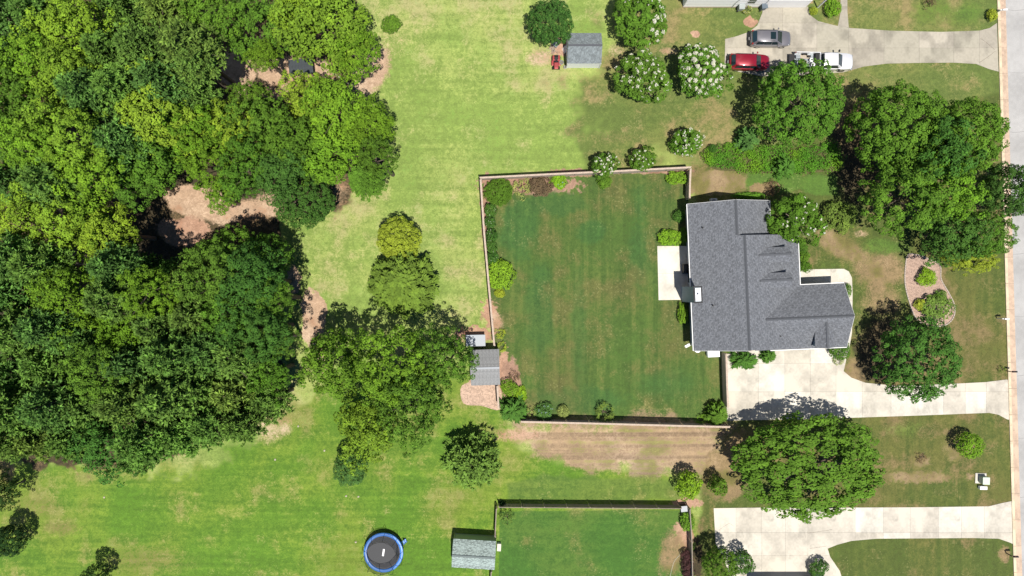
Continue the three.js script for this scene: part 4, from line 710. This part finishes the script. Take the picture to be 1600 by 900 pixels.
{ // the house below the bottom edge, whose shade falls on the lower driveway
  const a = at(1176, 908), t = thing('lower_house', 'house at the bottom edge shading the lower driveway', 'house', V(a.x, 0, a.z), 0);
  part('wall', prismU([[0, 0], [9, 0], [9, 2.7], [4.5, 5], [0, 2.7]], 0, 8.2), M.siding, t);
  for (const k of [0, 1]) part('roof_slope', slope(V(-0.3, 2.75, k ? 9.3 : -0.3), V(8.5, 2.75, k ? 9.3 : -0.3), V(8.5, 5.1, 4.5), V(-0.3, 5.1, 4.5)), M.roof, t);
  const g = part('garage_door', box(4.8, 2.1, 0.05, 4.4, 1.06, -0.03), M.trim, t); for (let i = 0; i < 4; i++) part('door_panel', box(4.7, 0.46, 0.03, 4.4, 0.3 + i * 0.5, -0.062), M.white, g);
}

// ================================================================ VEHICLES
function loft(st) {                                      // st: [{x, pts: [[y, z] half section from bottom centre to top centre]}]
  const pos = [], idx = [], n = st[0].pts.length, m = 2 * n - 2;
  for (const s of st) { for (let i = 0; i < n; i++) pos.push(s.x, s.pts[i][0], s.pts[i][1]); for (let i = n - 2; i > 0; i--) pos.push(s.x, s.pts[i][0], -s.pts[i][1]); }
  for (let k = 0; k + 1 < st.length; k++) for (let i = 0; i < m; i++) { const a = k * m + i, b = k * m + (i + 1) % m, c = a + m, d = b + m; idx.push(a, c, b, b, c, d); }
  for (let i = 1; i + 1 < m; i++) idx.push(0, i, i + 1, (st.length - 1) * m, (st.length - 1) * m + i + 1, (st.length - 1) * m + i);
  let g = new THREE.BufferGeometry(); g.setAttribute('position', new THREE.Float32BufferAttribute(pos, 3)); g.setIndex(idx); g = toCreasedNormals(g, 0.7); return g;
}
function sheet(q, t = 0.012) {                           // thin curved-free pane between four corners
  const n = V(0, 0, 0).crossVectors(q[1].clone().sub(q[0]), q[3].clone().sub(q[0])).normalize(), o = q.map((p) => p.clone().addScaledVector(n, t)), pos = [], f = (a, b, c, d) => { for (const x of [a, b, c, a, c, d]) pos.push(x.x, x.y, x.z); };
  f(...o); f(q[3], q[2], q[1], q[0]); for (let i = 0; i < 4; i++) { const j = (i + 1) % 4; f(q[i], q[j], o[j], o[i]); }
  const g = new THREE.BufferGeometry(); g.setAttribute('position', new THREE.Float32BufferAttribute(pos, 3)); g.computeVertexNormals(); return g;
}
const bodySec = (x, w, y0, y1) => ({ x, pts: [[y0, 0], [y0, w * 0.9], [y0 + 0.09, w * 0.99], [(y0 + y1) / 2, w], [y1 - 0.09, w * 0.97], [y1 - 0.015, w * 0.86], [y1 + 0.03, 0]] });
const cabSec = (x, y, wT, wB, yB = 0.98) => ({ x, pts: [[yB - 0.06, 0], [yB - 0.06, wB], [yB + (y - yB) * 0.35, wB + (wT - wB) * 0.3], [yB + (y - yB) * 0.75, wB + (wT - wB) * 0.75], [y - 0.04, wT], [y, wT - 0.12], [y + 0.03, 0]] });
function wheels(t, xs, z, r) {
  for (const x of xs) for (const k of [-1, 1]) {
    const w = new THREE.Group(); w.name = 'wheel'; w.position.set(x, r, k * z); t.add(w);
    part('tyre', new THREE.TorusGeometry(r * 0.76, r * 0.25, 10, 26).scale(1, 1, 1.2), M.rubber, w);
    part('rim', new THREE.CylinderGeometry(r * 0.6, r * 0.6, 0.16, 18).rotateX(Math.PI / 2), M.steel, w);
  }
}
const paint = (c, coat = 1) => new THREE.MeshPhysicalMaterial({ color: c, roughness: 0.35, metalness: 0.25, clearcoat: coat, clearcoatRoughness: 0.06 });
function suv(name, label, pos, turn, mat, o = {}) {
  const t = thing(name, label, 'car', pos, turn);
  part('body', loft([bodySec(-2.3, 0.62, 0.5, 0.92), bodySec(-2.22, 0.8, 0.34, 1.0), bodySec(-1.9, 0.88, 0.28, 1.04), bodySec(-0.9, 0.91, 0.24, 1.04), bodySec(0.4, 0.91, 0.24, 1.03), bodySec(1.1, 0.9, 0.25, 1.0), bodySec(1.7, 0.87, 0.28, 0.93), bodySec(2.1, 0.78, 0.34, 0.84), bodySec(2.26, 0.62, 0.42, 0.74), bodySec(2.32, 0.45, 0.5, 0.66)]), mat, t);
  part('cabin', loft([cabSec(-2.2, 1.02, 0.76, 0.8), cabSec(-1.78, 1.58, 0.62, 0.8), cabSec(-1.3, 1.68, 0.64, 0.82), cabSec(-0.3, 1.7, 0.66, 0.83), cabSec(0.45, 1.64, 0.64, 0.83), cabSec(1.22, 1.0, 0.7, 0.8)]), mat, t);
  part('windshield', sheet([V(1.17, 1.06, 0.64), V(1.17, 1.06, -0.64), V(0.52, 1.61, -0.56), V(0.52, 1.61, 0.56)], 0.03), M.glass, t);
  part('rear_window', sheet([V(-2.12, 1.14, -0.66), V(-2.12, 1.14, 0.66), V(-1.8, 1.57, 0.56), V(-1.8, 1.57, -0.56)], 0.04), M.glass, t);
  for (const k of [-1, 1]) {
    for (const [x0, x1] of [[-1.75, -0.95], [-0.88, -0.08], [0.0, 0.72]]) { const q = [V(x0, 1.1, k * 0.815), V(x1, 1.1, k * 0.815), V(Math.min(x1, 0.5), 1.55, k * 0.69), V(Math.max(x0, -1.62), 1.55, k * 0.69)]; part('side_window', sheet(k > 0 ? q : [q[1], q[0], q[3], q[2]], 0.025), M.glass, t); }
    part('mirror', rbox(0.16, 0.14, 0.22, 0.05, 0.78, 1.1, k * 1.0), mat, t);
    part('headlight', rbox(0.26, 0.12, 0.3, 0.05, 2.02, 0.76, k * 0.62), M.steel, t);
    part('tail_light', rbox(0.14, 0.42, 0.16, 0.05, -2.15, 1.02, k * 0.72), std(rgb(0.35, 0.01, 0.01), 0.25), t);
    part('roof_rail', rod(V(-1.5, 1.72, k * 0.58), V(0.2, 1.72, k * 0.58), 0.02), M.dark, t);
  }
  part('bumper', rbox(0.2, 0.26, 1.5, 0.07, -2.3, 0.55, 0), M.dark, t); part('bumper', rbox(0.16, 0.22, 1.3, 0.07, 2.27, 0.45, 0), M.dark, t);
  part('number_plate', box(0.02, 0.12, 0.32, -2.41, 0.62, 0), M.white, t);
  if (o.sunroof) part('sunroof', rbox(0.6, 0.02, 0.82, 0.008, -0.02, 1.728, 0), M.glass, t);
  wheels(t, [-1.35, 1.4], 0.8, 0.34); return t;
}
{
  let p = at(1204, 60, 0.8); suv('parked_car', 'silver grey car with a sunroof parked on the upper driveway', V(p.x, 0.036, p.z), -0.01, paint(rgb(0.17, 0.165, 0.18)), { sunroof: true });
  p = at(1171, 97, 0.8); suv('parked_car', 'red car parked beside the white flowering crape myrtle', V(p.x, 0.036, p.z), -0.03, paint(rgb(0.27, 0.009, 0.022)));
}
{ // pickup: +x is the nose
  const p = at(1288, 96, 0.8), t = thing('pickup_truck', 'white pickup with loaded open bed and lowered tailgate under the bright tree', 'pickup', V(p.x, 0.036, p.z), -0.02), mat = paint(rgb(0.74, 0.74, 0.75));
  part('body', loft([bodySec(-0.55, 0.92, 0.4, 1.05), bodySec(0.5, 0.95, 0.38, 1.06), bodySec(1.6, 0.95, 0.38, 1.08), bodySec(2.4, 0.93, 0.4, 1.08), bodySec(2.95, 0.86, 0.44, 1.02), bodySec(3.12, 0.74, 0.5, 0.92), bodySec(3.2, 0.55, 0.56, 0.84)]), mat, t);
  part('cabin', loft([cabSec(-0.52, 1.04, 0.8, 0.84, 1.0), cabSec(-0.36, 1.72, 0.68, 0.84, 1.0), cabSec(0.3, 1.8, 0.7, 0.86, 1.0), cabSec(1.15, 1.76, 0.68, 0.86, 1.0), cabSec(1.9, 1.06, 0.72, 0.84, 1.0)]), mat, t);
  part('windshield', sheet([V(1.86, 1.1, 0.68), V(1.86, 1.1, -0.68), V(1.22, 1.72, -0.6), V(1.22, 1.72, 0.6)], 0.03), M.glass, t);
  part('rear_window', sheet([V(-0.5, 1.2, -0.66), V(-0.5, 1.2, 0.66), V(-0.4, 1.66, 0.58), V(-0.4, 1.66, -0.58)], 0.03), M.glass, t);
  for (const k of [-1, 1]) {
    for (const [x0, x1, x2] of [[-0.28, 0.42, 0.42], [0.5, 1.5, 1.15]]) { const q = [V(x0, 1.12, k * 0.85), V(x1, 1.12, k * 0.85), V(x2, 1.62, k * 0.735), V(x0, 1.62, k * 0.735)]; part('side_window', sheet(k > 0 ? q : [q[1], q[0], q[3], q[2]], 0.03), M.glass, t); }
    part('mirror', rbox(0.16, 0.24, 0.26, 0.05, 1.5, 1.2, k * 1.1), M.dark, t);
    part('bed_side', rbox(2.75, 0.72, 0.09, 0.03, -1.92, 0.74, k * 0.93), mat, t);
    part('headlight', rbox(0.2, 0.2, 0.32, 0.05, 3.06, 0.82, k * 0.6), M.steel, t);
    part('tail_light', box(0.04, 0.3, 0.12, -3.31, 0.8, k * 0.93), std(rgb(0.3, 0.01, 0.01), 0.3), t);
  }
  part('bed_floor', box(2.75, 0.06, 1.8, -1.92, 0.46, 0), M.greyMetal, t); part('bed_front', box(0.06, 0.66, 1.8, -0.6, 0.74, 0), mat, t);
  part('tailgate', rbox(0.58, 0.07, 1.74, 0.02, -3.62, 0.5, 0), M.dark, t);
  part('bumper', rbox(0.2, 0.24, 1.7, 0.05, 3.16, 0.48, 0), M.steel, t);
  wheels(t, [-2.2, 2.1], 0.84, 0.39);
  const bed = (name, label, cat, geos, mt) => { const o = part(numbered(name), geos, mt, scene); o.position.copy(t.position); o.rotation.y = t.rotation.y; o.userData = { label, category: cat }; return o; };
  bed('tool_chest', 'black tool chest across the pickup bed behind the cab', 'tool chest', [rbox(0.46, 0.5, 1.74, 0.03, -0.86, 0.745, 0), box(0.04, 0.03, 1.6, -0.86, 1.0, 0)], M.black);
  bed('bucket', 'white bucket standing in the pickup bed', 'bucket', [cyl(0.17, 0.21, 0.42, 18, -1.5, 0.70, -0.1), new THREE.TorusGeometry(0.21, 0.02, 6, 20).rotateX(Math.PI / 2).translate(-1.5, 0.91, -0.1)], M.white);
  bed('bucket', 'second white bucket beside the tool chest', 'bucket', [cyl(0.17, 0.21, 0.42, 18, -1.32, 0.70, 0.42), new THREE.TorusGeometry(0.21, 0.02, 6, 20).rotateX(Math.PI / 2).translate(-1.32, 0.91, 0.42)], M.white);
  bed('toolbox', 'grey toolbox at the rear of the pickup bed', 'toolbox', [rbox(0.5, 0.34, 0.36, 0.04, -3.0, 0.66, -0.5), box(0.3, 0.06, 0.05, -3.0, 0.86, -0.5)], M.greyMetal);
  bed('lumber', 'boards lying along the pickup bed', 'lumber', [0, 1, 2, 3].map((i) => box(1.4, 0.05, 0.12, -2.3, 0.515 + (i % 2) * 0.05, -0.72 + i * 0.1 + (i % 2) * 0.02)), M.deadwood);
  bed('hose', 'coiled brown hose in the middle of the pickup bed', 'hose', [0, 1, 2].map((i) => new THREE.TorusGeometry(0.26 - i * 0.03, 0.035, 8, 24).rotateX(Math.PI / 2).translate(-2.2, 0.53 + i * 0.06, 0.1)), std(rgb(0.3, 0.12, 0.05), 0.6));
  bed('jerry_can', 'dark can beside the hose in the pickup bed', 'can', [rbox(0.34, 0.4, 0.18, 0.03, -1.75, 0.70, -0.55), cyl(0.03, 0.03, 0.08, 8, -1.68, 0.93, -0.55)], M.dark);
}
{ // riding mower, nose towards the south (+z)
  const p = at(869, 97, 0.4), t = thing('riding_mower', 'red riding mower beside the small white-walled shed', 'mower', V(p.x, 0, p.z), 0), red = paint(rgb(0.36, 0.06, 0.06), 0.4);
  part('hood', [rbox(0.5, 0.34, 0.75, 0.09, 0, 0.62, 0.5)], red, t); part('frame', [rbox(0.56, 0.14, 1.6, 0.04, 0, 0.38, 0.05)], M.dark, t);
  part('fender', [rbox(0.86, 0.1, 0.6, 0.05, 0, 0.6, -0.42)], red, t); const seat = part('seat', [rbox(0.42, 0.12, 0.4, 0.05, 0, 0.72, -0.34)], M.black, t); part('backrest', [rbox(0.42, 0.34, 0.1, 0.04, 0, 0.92, -0.56)], M.black, seat);
  part('steering_wheel', [new THREE.TorusGeometry(0.17, 0.018, 6, 20).rotateX(Math.PI / 2 - 0.5).translate(0, 0.92, 0.06), rod(V(0, 0.6, 0.2), V(0, 0.92, 0.06), 0.02)], M.black, t);
  part('mower_deck', [rbox(1.08, 0.16, 0.62, 0.07, 0, 0.26, 0.06)], red, t);
  for (const [x, z, r, w] of [[-0.38, -0.45, 0.27, 0.22], [0.38, -0.45, 0.27, 0.22], [-0.36, 0.62, 0.2, 0.16], [0.36, 0.62, 0.2, 0.16]]) { const wg = new THREE.Group(); wg.name = 'wheel'; wg.position.set(x, r, z); t.add(wg); part('tyre', new THREE.TorusGeometry(r * 0.7, r * 0.3, 8, 20).rotateY(Math.PI / 2).scale(w / (r * 0.6), 1, 1), M.rubber, wg); part('rim', new THREE.CylinderGeometry(r * 0.45, r * 0.45, w * 0.9, 14).rotateZ(Math.PI / 2), M.white, wg); }
}
{ // things by the small shed
  let p = at(869.5, 70), t = thing('wheelbarrow', 'dark grey wheelbarrow between evergreen and shed', 'wheelbarrow', V(p.x, 0, p.z), 0.9);
  part('tray', loft([{ x: -0.45, pts: [[0.5, 0], [0.5, 0.1], [0.52, 0.2], [0.6, 0.28], [0.62, 0.27], [0.6, 0.2], [0.56, 0]] }, { x: 0, pts: [[0.32, 0], [0.32, 0.18], [0.36, 0.26], [0.6, 0.33], [0.62, 0.32], [0.4, 0.22], [0.36, 0]] }, { x: 0.5, pts: [[0.5, 0], [0.5, 0.16], [0.52, 0.24], [0.62, 0.3], [0.64, 0.29], [0.58, 0.2], [0.54, 0]] }]), M.greyMetal, t);
  for (const k of [-1, 1]) part('handle', rod(V(0.5, 0.3, k * 0.08), V(-1.0, 0.55, k * 0.3), 0.02), M.deadwood, t);
  for (const k of [-1, 1]) part('leg', rod(V(-0.3, 0.45, k * 0.22), V(-0.35, 0.0, k * 0.24), 0.015), M.dark, t);
  part('wheel', new THREE.TorusGeometry(0.15, 0.05, 8, 18).translate(0.62, 0.2, 0), M.rubber, t);
  p = at(880, 80); t = thing('board', 'pale board leaning against the small shed', 'board', V(p.x, 0, p.z), 0.35); part('panel', box(0.05, 1.3, 0.62, 0, 0.60, 0).rotateZ(-0.42), M.white, t); part('batten', box(0.03, 0.08, 0.6, 0.05, 0.7, 0).rotateZ(-0.42), M.deadwood, t);
  p = at(877, 99); t = thing('garden_pot', 'grey pot at the corner of the small shed', 'pot', V(p.x, 0, p.z)); part('pot', new THREE.LatheGeometry([[0.01, 0.0], [0.16, 0], [0.22, 0.34], [0.25, 0.35], [0.25, 0.4], [0.2, 0.4], [0.16, 0.1], [0.01, 0.1]].map(([x, y]) => new THREE.Vector2(x, y)), 20), M.greyMetal, t); part('soil', cyl(0.19, 0.19, 0.02, 16, 0, 0.34, 0), M.joint, t);
  p = at(883, 106); t = thing('garden_pot', 'small pale pot below the small shed corner', 'pot', V(p.x, 0, p.z)); part('pot', new THREE.LatheGeometry([[0.01, 0.0], [0.12, 0], [0.17, 0.26], [0.19, 0.27], [0.19, 0.31], [0.15, 0.31], [0.12, 0.1], [0.01, 0.1]].map(([x, y]) => new THREE.Vector2(x, y)), 20), std(rgb(0.45, 0.5, 0.45), 0.6), t); part('soil', cyl(0.14, 0.14, 0.02, 16, 0, 0.26, 0), M.joint, t);
  const r = random(61); p = at(863, 76); t = thing('brush_pile', 'small pile of dead branches beside the riding mower', 'branches', V(p.x, 0, p.z)); for (let i = 0; i < 14; i++) { const a = r() * 6.28, x = (r() - 0.5) * 0.5, z = (r() - 0.5) * 0.5; part('branch', rod(V(x - Math.cos(a) * 0.6, 0.03 + r() * 0.15, z - Math.sin(a) * 0.6), V(x + Math.cos(a) * 0.6, 0.06 + r() * 0.25, z + Math.sin(a) * 0.6), 0.025, 0.01, 5), M.deadwood, t); }
}
{ // trampoline with safety net
  const p = at(601, 859.5), t = thing('trampoline', 'round trampoline with blue pad and black safety net', 'trampoline', V(p.x, 0, p.z), 0.2), R = 2.2, y = 0.78, blue = std(rgb(0.05, 0.19, 0.55), 0.35);
  part('mat', cyl(1.78, 1.78, 0.02, 40, 0, y - 0.02, 0), std(rgb(0.05, 0.052, 0.056), 0.75), t);
  part('springs', [new THREE.RingGeometry(1.76, 1.98, 64, 1).rotateX(-Math.PI / 2).translate(0, y - 0.045, 0)], std(rgb(0.03, 0.03, 0.034), 0.6), t);
  part('safety_pad', new THREE.LatheGeometry([[1.88, -0.02], [1.89, 0.03], [1.96, 0.06], [2.12, 0.07], [2.22, 0.05], [2.26, 0.0], [2.25, -0.12], [2.2, -0.12], [2.2, -0.03], [1.88, -0.02]].map(([x, h]) => new THREE.Vector2(x, y + h)), 64), blue, t);
  part('frame', new THREE.TorusGeometry(2.12, 0.035, 8, 64).rotateX(Math.PI / 2).translate(0, y - 0.05, 0), M.steel, t);
  part('label_patch', box(0.2, 0.006, 0.8, 0.0, y - 0.003, 0).rotateY(-0.35), M.white, t);
  const net = new THREE.MeshStandardMaterial({ color: rgb(0.004, 0.004, 0.005), roughness: 0.9, transparent: true, opacity: 0.42, side: THREE.DoubleSide });
  part('safety_net', new THREE.CylinderGeometry(1.86, 1.86, 1.75, 10, 1, true).translate(0, y + 0.95, 0), net, t);
  part('net_hoop', new THREE.TorusGeometry(1.86, 0.02, 6, 10).rotateX(Math.PI / 2).translate(0, y + 1.82, 0), M.black, t);
  for (let i = 0; i < 10; i++) { const a = i / 10 * 6.2832, c = Math.cos(a), s = Math.sin(a); part('pole', tube([V(c * 2.3, 0.05, s * 2.3), V(c * 2.32, 0.9, s * 2.32), V(c * 2.4, 1.6, s * 2.4), V(c * 2.2, 2.3, s * 2.2), V(c * 1.88, y + 1.83, s * 1.88)], 0.022, 18, 6), M.black, t); }
  for (let i = 0; i < 5; i++) { const a = (i + 0.25) / 5 * 6.2832, b = a + 0.5, k = (q, h) => V(Math.cos(q) * 2.12, h, Math.sin(q) * 2.12); part('leg', tube([k(a, y - 0.06), k(a + 0.02, 0.06), k((a + b) / 2, 0.03), k(b - 0.02, 0.06), k(b, y - 0.06)], 0.025, 24, 6), M.steel, t); }
  part('ladder', [rod(V(2.25, y, -0.75), V(2.65, 0, -0.85), 0.025), rod(V(2.4, y, -0.4), V(2.8, 0, -0.5), 0.025), box(0.2, 0.04, 0.42, 2.45, 0.5, -0.6), box(0.2, 0.04, 0.42, 2.6, 0.25, -0.64)], blue, t);
}
// ================================================================ SMALL THINGS
{ // utility boxes on the lower front lawn
  let p = at(1532.5, 747), t = thing('transformer_box', 'pale green utility box on a concrete pad', 'utility box', V(p.x, 0, p.z), -0.03);
  part('pad', rbox(1.28, 0.12, 1.18, 0.03, -0.06, 0.06, 0), concreteTones[2], t); const b = part('cabinet', rbox(0.76, 0.72, 0.8, 0.04, 0.06, 0.48, 0.1), std(rgb(0.36, 0.43, 0.33), 0.6), t); part('lid', rbox(0.8, 0.06, 0.84, 0.02, 0.06, 0.87, 0.1), std(rgb(0.50, 0.58, 0.46), 0.55), b); part('lock', box(0.08, 0.1, 0.04, 0.06, 0.5, 0.52), M.steel, b);
  p = at(1533, 761); t = thing('pedestal_box', 'small white utility pedestal below the pale green box', 'utility box', V(p.x, 0, p.z), -0.02); part('cabinet', rbox(0.8, 0.4, 0.34, 0.06, 0, 0.2, 0), M.white, t); part('lid', rbox(0.84, 0.08, 0.38, 0.03, 0, 0.43, 0), M.white, t);
}
function mailbox(label, e, s, mat, turn = 0) {
  const p = at(e, s), t = thing('mailbox', label, 'mailbox', V(p.x, 0, p.z), turn);
  part('post', box(0.09, 1.1, 0.09, 0, 0.55, 0), mat, t); part('arm', box(0.6, 0.07, 0.07, 0.2, 1.02, 0), mat, t);
  const b = part('box', new THREE.ExtrudeGeometry((() => { const q = new THREE.Shape(); q.moveTo(-0.09, 0); q.lineTo(0.09, 0); q.lineTo(0.09, 0.12); q.absarc(0, 0.12, 0.09, 0, Math.PI, false); q.lineTo(-0.09, 0); return q; })(), { depth: 0.5, bevelEnabled: false }).rotateY(Math.PI / 2).translate(0.08, 1.06, 0), mat === M.white ? M.white : M.dark, t);
  part('flag', box(0.14, 0.05, 0.012, 0.2, 1.24, -0.1), std(rgb(0.4, 0.02, 0.02), 0.5), b);
}
mailbox('white mailbox on a post beside the kerb right of the island bed', 1557.5, 497.5, M.white);
mailbox('dark mailbox at the kerb above the front driveway', 1570, 579, M.fenceDark);
mailbox('dark mailbox at the kerb below the lower driveway', 1572, 864, M.fenceDark);
mailbox('white mailbox at the kerb beside the yellow bush', 1555, 21, M.white);
{ // bins and things at the walls
  const bin = (label, e, s, mat, turn) => { const p = at(e, s), t = thing('wheeled_bin', label, 'bin', V(p.x, 0, p.z), turn); part('body', loft([{ x: -0.26, pts: [[0.06, 0], [0.06, 0.22], [0.3, 0.25], [0.6, 0.27], [0.95, 0.29], [0.97, 0.28], [0.97, 0]] }, { x: 0.26, pts: [[0.1, 0], [0.1, 0.22], [0.3, 0.25], [0.6, 0.28], [0.95, 0.3], [0.97, 0.29], [0.97, 0]] }]), mat, t); part('lid', rbox(0.66, 0.07, 0.66, 0.03, 0.02, 1.0, 0), mat, t); for (const k of [-1, 1]) part('wheel', new THREE.CylinderGeometry(0.12, 0.12, 0.06, 14).rotateX(Math.PI / 2).translate(-0.27, 0.12, k * 0.27), M.rubber, t); };
  bin('blue-grey wheeled bin at the neighbour garage', 1190, 14, std(rgb(0.10, 0.13, 0.16), 0.6), 0.1);
  bin('pale grey wheeled bin left of the variegated plant', 1155, 15, std(rgb(0.32, 0.35, 0.34), 0.6), 0);
  let p = at(1113, 316), t = thing('air_conditioner', 'air conditioner unit in the shade of the upper gable', 'air conditioner', V(p.x, 0, p.z)); part('case', rbox(0.74, 0.7, 0.74, 0.04, 0, 0.35, 0), M.siding, t); part('fan_grille', new THREE.TorusGeometry(0.24, 0.03, 6, 24).rotateX(Math.PI / 2).translate(0, 0.71, 0), M.dark, t); part('fan', [box(0.4, 0.012, 0.09, 0, 0.706, 0), box(0.09, 0.012, 0.4, 0, 0.708, 0)], M.dark, t);
  p = at(1069, 420); t = thing('grill', 'covered black grill on the patio against the house', 'grill', V(p.x, 0.036, p.z)); part('cover', loft([{ x: -0.3, pts: [[0.05, 0], [0.05, 0.5], [0.3, 0.52], [0.6, 0.52], [0.9, 0.48], [0.98, 0.36], [1.0, 0]] }, { x: 0, pts: [[0.03, 0], [0.03, 0.55], [0.3, 0.56], [0.6, 0.56], [0.98, 0.52], [1.1, 0.4], [1.14, 0]] }, { x: 0.28, pts: [[0.05, 0], [0.05, 0.5], [0.3, 0.52], [0.6, 0.52], [0.9, 0.48], [0.98, 0.36], [1.0, 0]] }]), M.black, t); for (const [x, z] of [[-0.24, -0.42], [0.22, -0.42], [-0.24, 0.42], [0.22, 0.42]]) part('caster', cyl(0.04, 0.04, 0.06, 8, x, 0.03, z), M.dark, t);
  p = at(1112, 550); t = thing('utility_chest', 'white lidded chest against the lower house wall', 'chest', V(p.x, 0, p.z), 0.044); part('body', rbox(1.3, 0.75, 0.75, 0.03, 0, 0.39, 0.1), M.white, t); part('lid', rbox(1.36, 0.07, 0.82, 0.03, 0, 0.80, 0.1), M.white, t);
  p = at(1088, 545.5); t = thing('garden_table', 'round white table at the lower house corner', 'table', V(p.x, 0, p.z)); part('table_top', cyl(0.36, 0.36, 0.03, 24, 0, 0.6, 0), M.white, t); for (let i = 0; i < 3; i++) part('leg', rod(V(Math.cos(i * 2.09) * 0.28, 0, Math.sin(i * 2.09) * 0.28), V(Math.cos(i * 2.09) * 0.12, 0.59, Math.sin(i * 2.09) * 0.12), 0.018), M.white, t);
  p = at(1074, 540); t = thing('downspout_block', 'white splash block at the back corner of the house', 'splash block', V(p.x, 0, p.z), 0.5); part('base', box(0.6, 0.05, 0.3, 0, 0.025, 0), M.white, t); for (const k of [-1, 1]) part('side', box(0.6, 0.08, 0.05, 0, 0.09, k * 0.125), M.white, t);
  p = at(1066.5, 789); t = thing('fence_box', 'dark box with pale lid at the end of the picket fence', 'box', V(p.x, 0, p.z + 0.4), 0.1); part('body', rbox(0.7, 0.8, 0.6, 0.03, 0, 0.4, -0.2), M.dark, t); part('lid', rbox(0.76, 0.06, 0.66, 0.02, 0, 0.83, -0.2), std(rgb(0.36, 0.38, 0.4), 0.6), t);
  p = at(776.5, 853); t = thing('crate', 'pale crate against the right wall of the green shed', 'crate', V(p.x + 0.25, 0, p.z), -0.06); part('body', [box(0.4, 0.5, 0.03, 0, 0.25, -0.38), box(0.4, 0.5, 0.03, 0, 0.25, 0.38), box(0.03, 0.5, 0.73, -0.18, 0.25, 0), box(0.03, 0.5, 0.73, 0.18, 0.25, 0)], M.white, t); part('lid', box(0.44, 0.04, 0.82, 0, 0.525, 0), std(rgb(0.6, 0.56, 0.48), 0.7), t);
}
{ // fallen pole at the edge of the upper woods, and the hose on the lowest lawn
  let a = at(517, 112), b = at(566, 146), t = thing('fallen_pole', 'bare pole lying at the right edge of the upper woods', 'pole', V(a.x, 0, a.z)), d = b.clone().sub(a);
  part('shaft', rod(V(0, 0.09, 0), d.clone().setY(0.06), 0.09, 0.05, 8), M.deadwood, t); part('side_branch', rod(d.clone().multiplyScalar(0.55).setY(0.08), d.clone().multiplyScalar(0.72).add(V(0.35, 0.12, -0.15)), 0.035, 0.015, 6), M.deadwood, t);
  const pts = [[1066, 861], [1061, 868], [1054, 876], [1050, 888], [1046, 905]].map(([e, s]) => at(e, s).setY(0.02)); const h = part(numbered('garden_hose'), tube(pts, 0.02, 40, 6), std(rgb(0.5, 0.5, 0.4), 0.6), scene); h.userData = { label: 'pale garden hose lying on the lowest lawn', category: 'hose' };
}
{ // loose stones
  const r = random(5), spots = [[163, 777, 'stone on the lower lawn under the woods'], [430, 718, 'grey stone below the lower woods'], [466, 666, 'pale stone right of the lower woods'], [541, 775, 'left of two pale stones above the trampoline'], [560, 776, 'right of two pale stones above the trampoline'], [556, 847, 'pale stone left of the trampoline'], [507, 704, 'pale stone below the bare soil strip']];
  for (const [e, s, l] of spots) { const g = new THREE.IcosahedronGeometry(0.09, 1), q = g.attributes.position; for (let i = 0; i < q.count; i++) { const k = 0.75 + 0.5 * hash(Math.round(q.getX(i) * 90), Math.round(q.getZ(i) * 90), Math.round(q.getY(i) * 90)); q.setXYZ(i, q.getX(i) * k * 1.4, q.getY(i) * k * 0.7, q.getZ(i) * k); } g.computeVertexNormals(); const p = at(e, s), m = part(numbered('stone'), g, std(rgb(0.42, 0.37, 0.28), 0.9), scene); m.position.set(p.x, 0.035, p.z); m.userData = { label: l, category: 'stone', group: 'loose stones on the lawn' }; m.rotation.y = r() * 6; }
}
scene.traverse((o) => { if (o.isMesh && o !== sky) { o.castShadow = true; o.receiveShadow = true; } });
renderer.render(scene, camera);
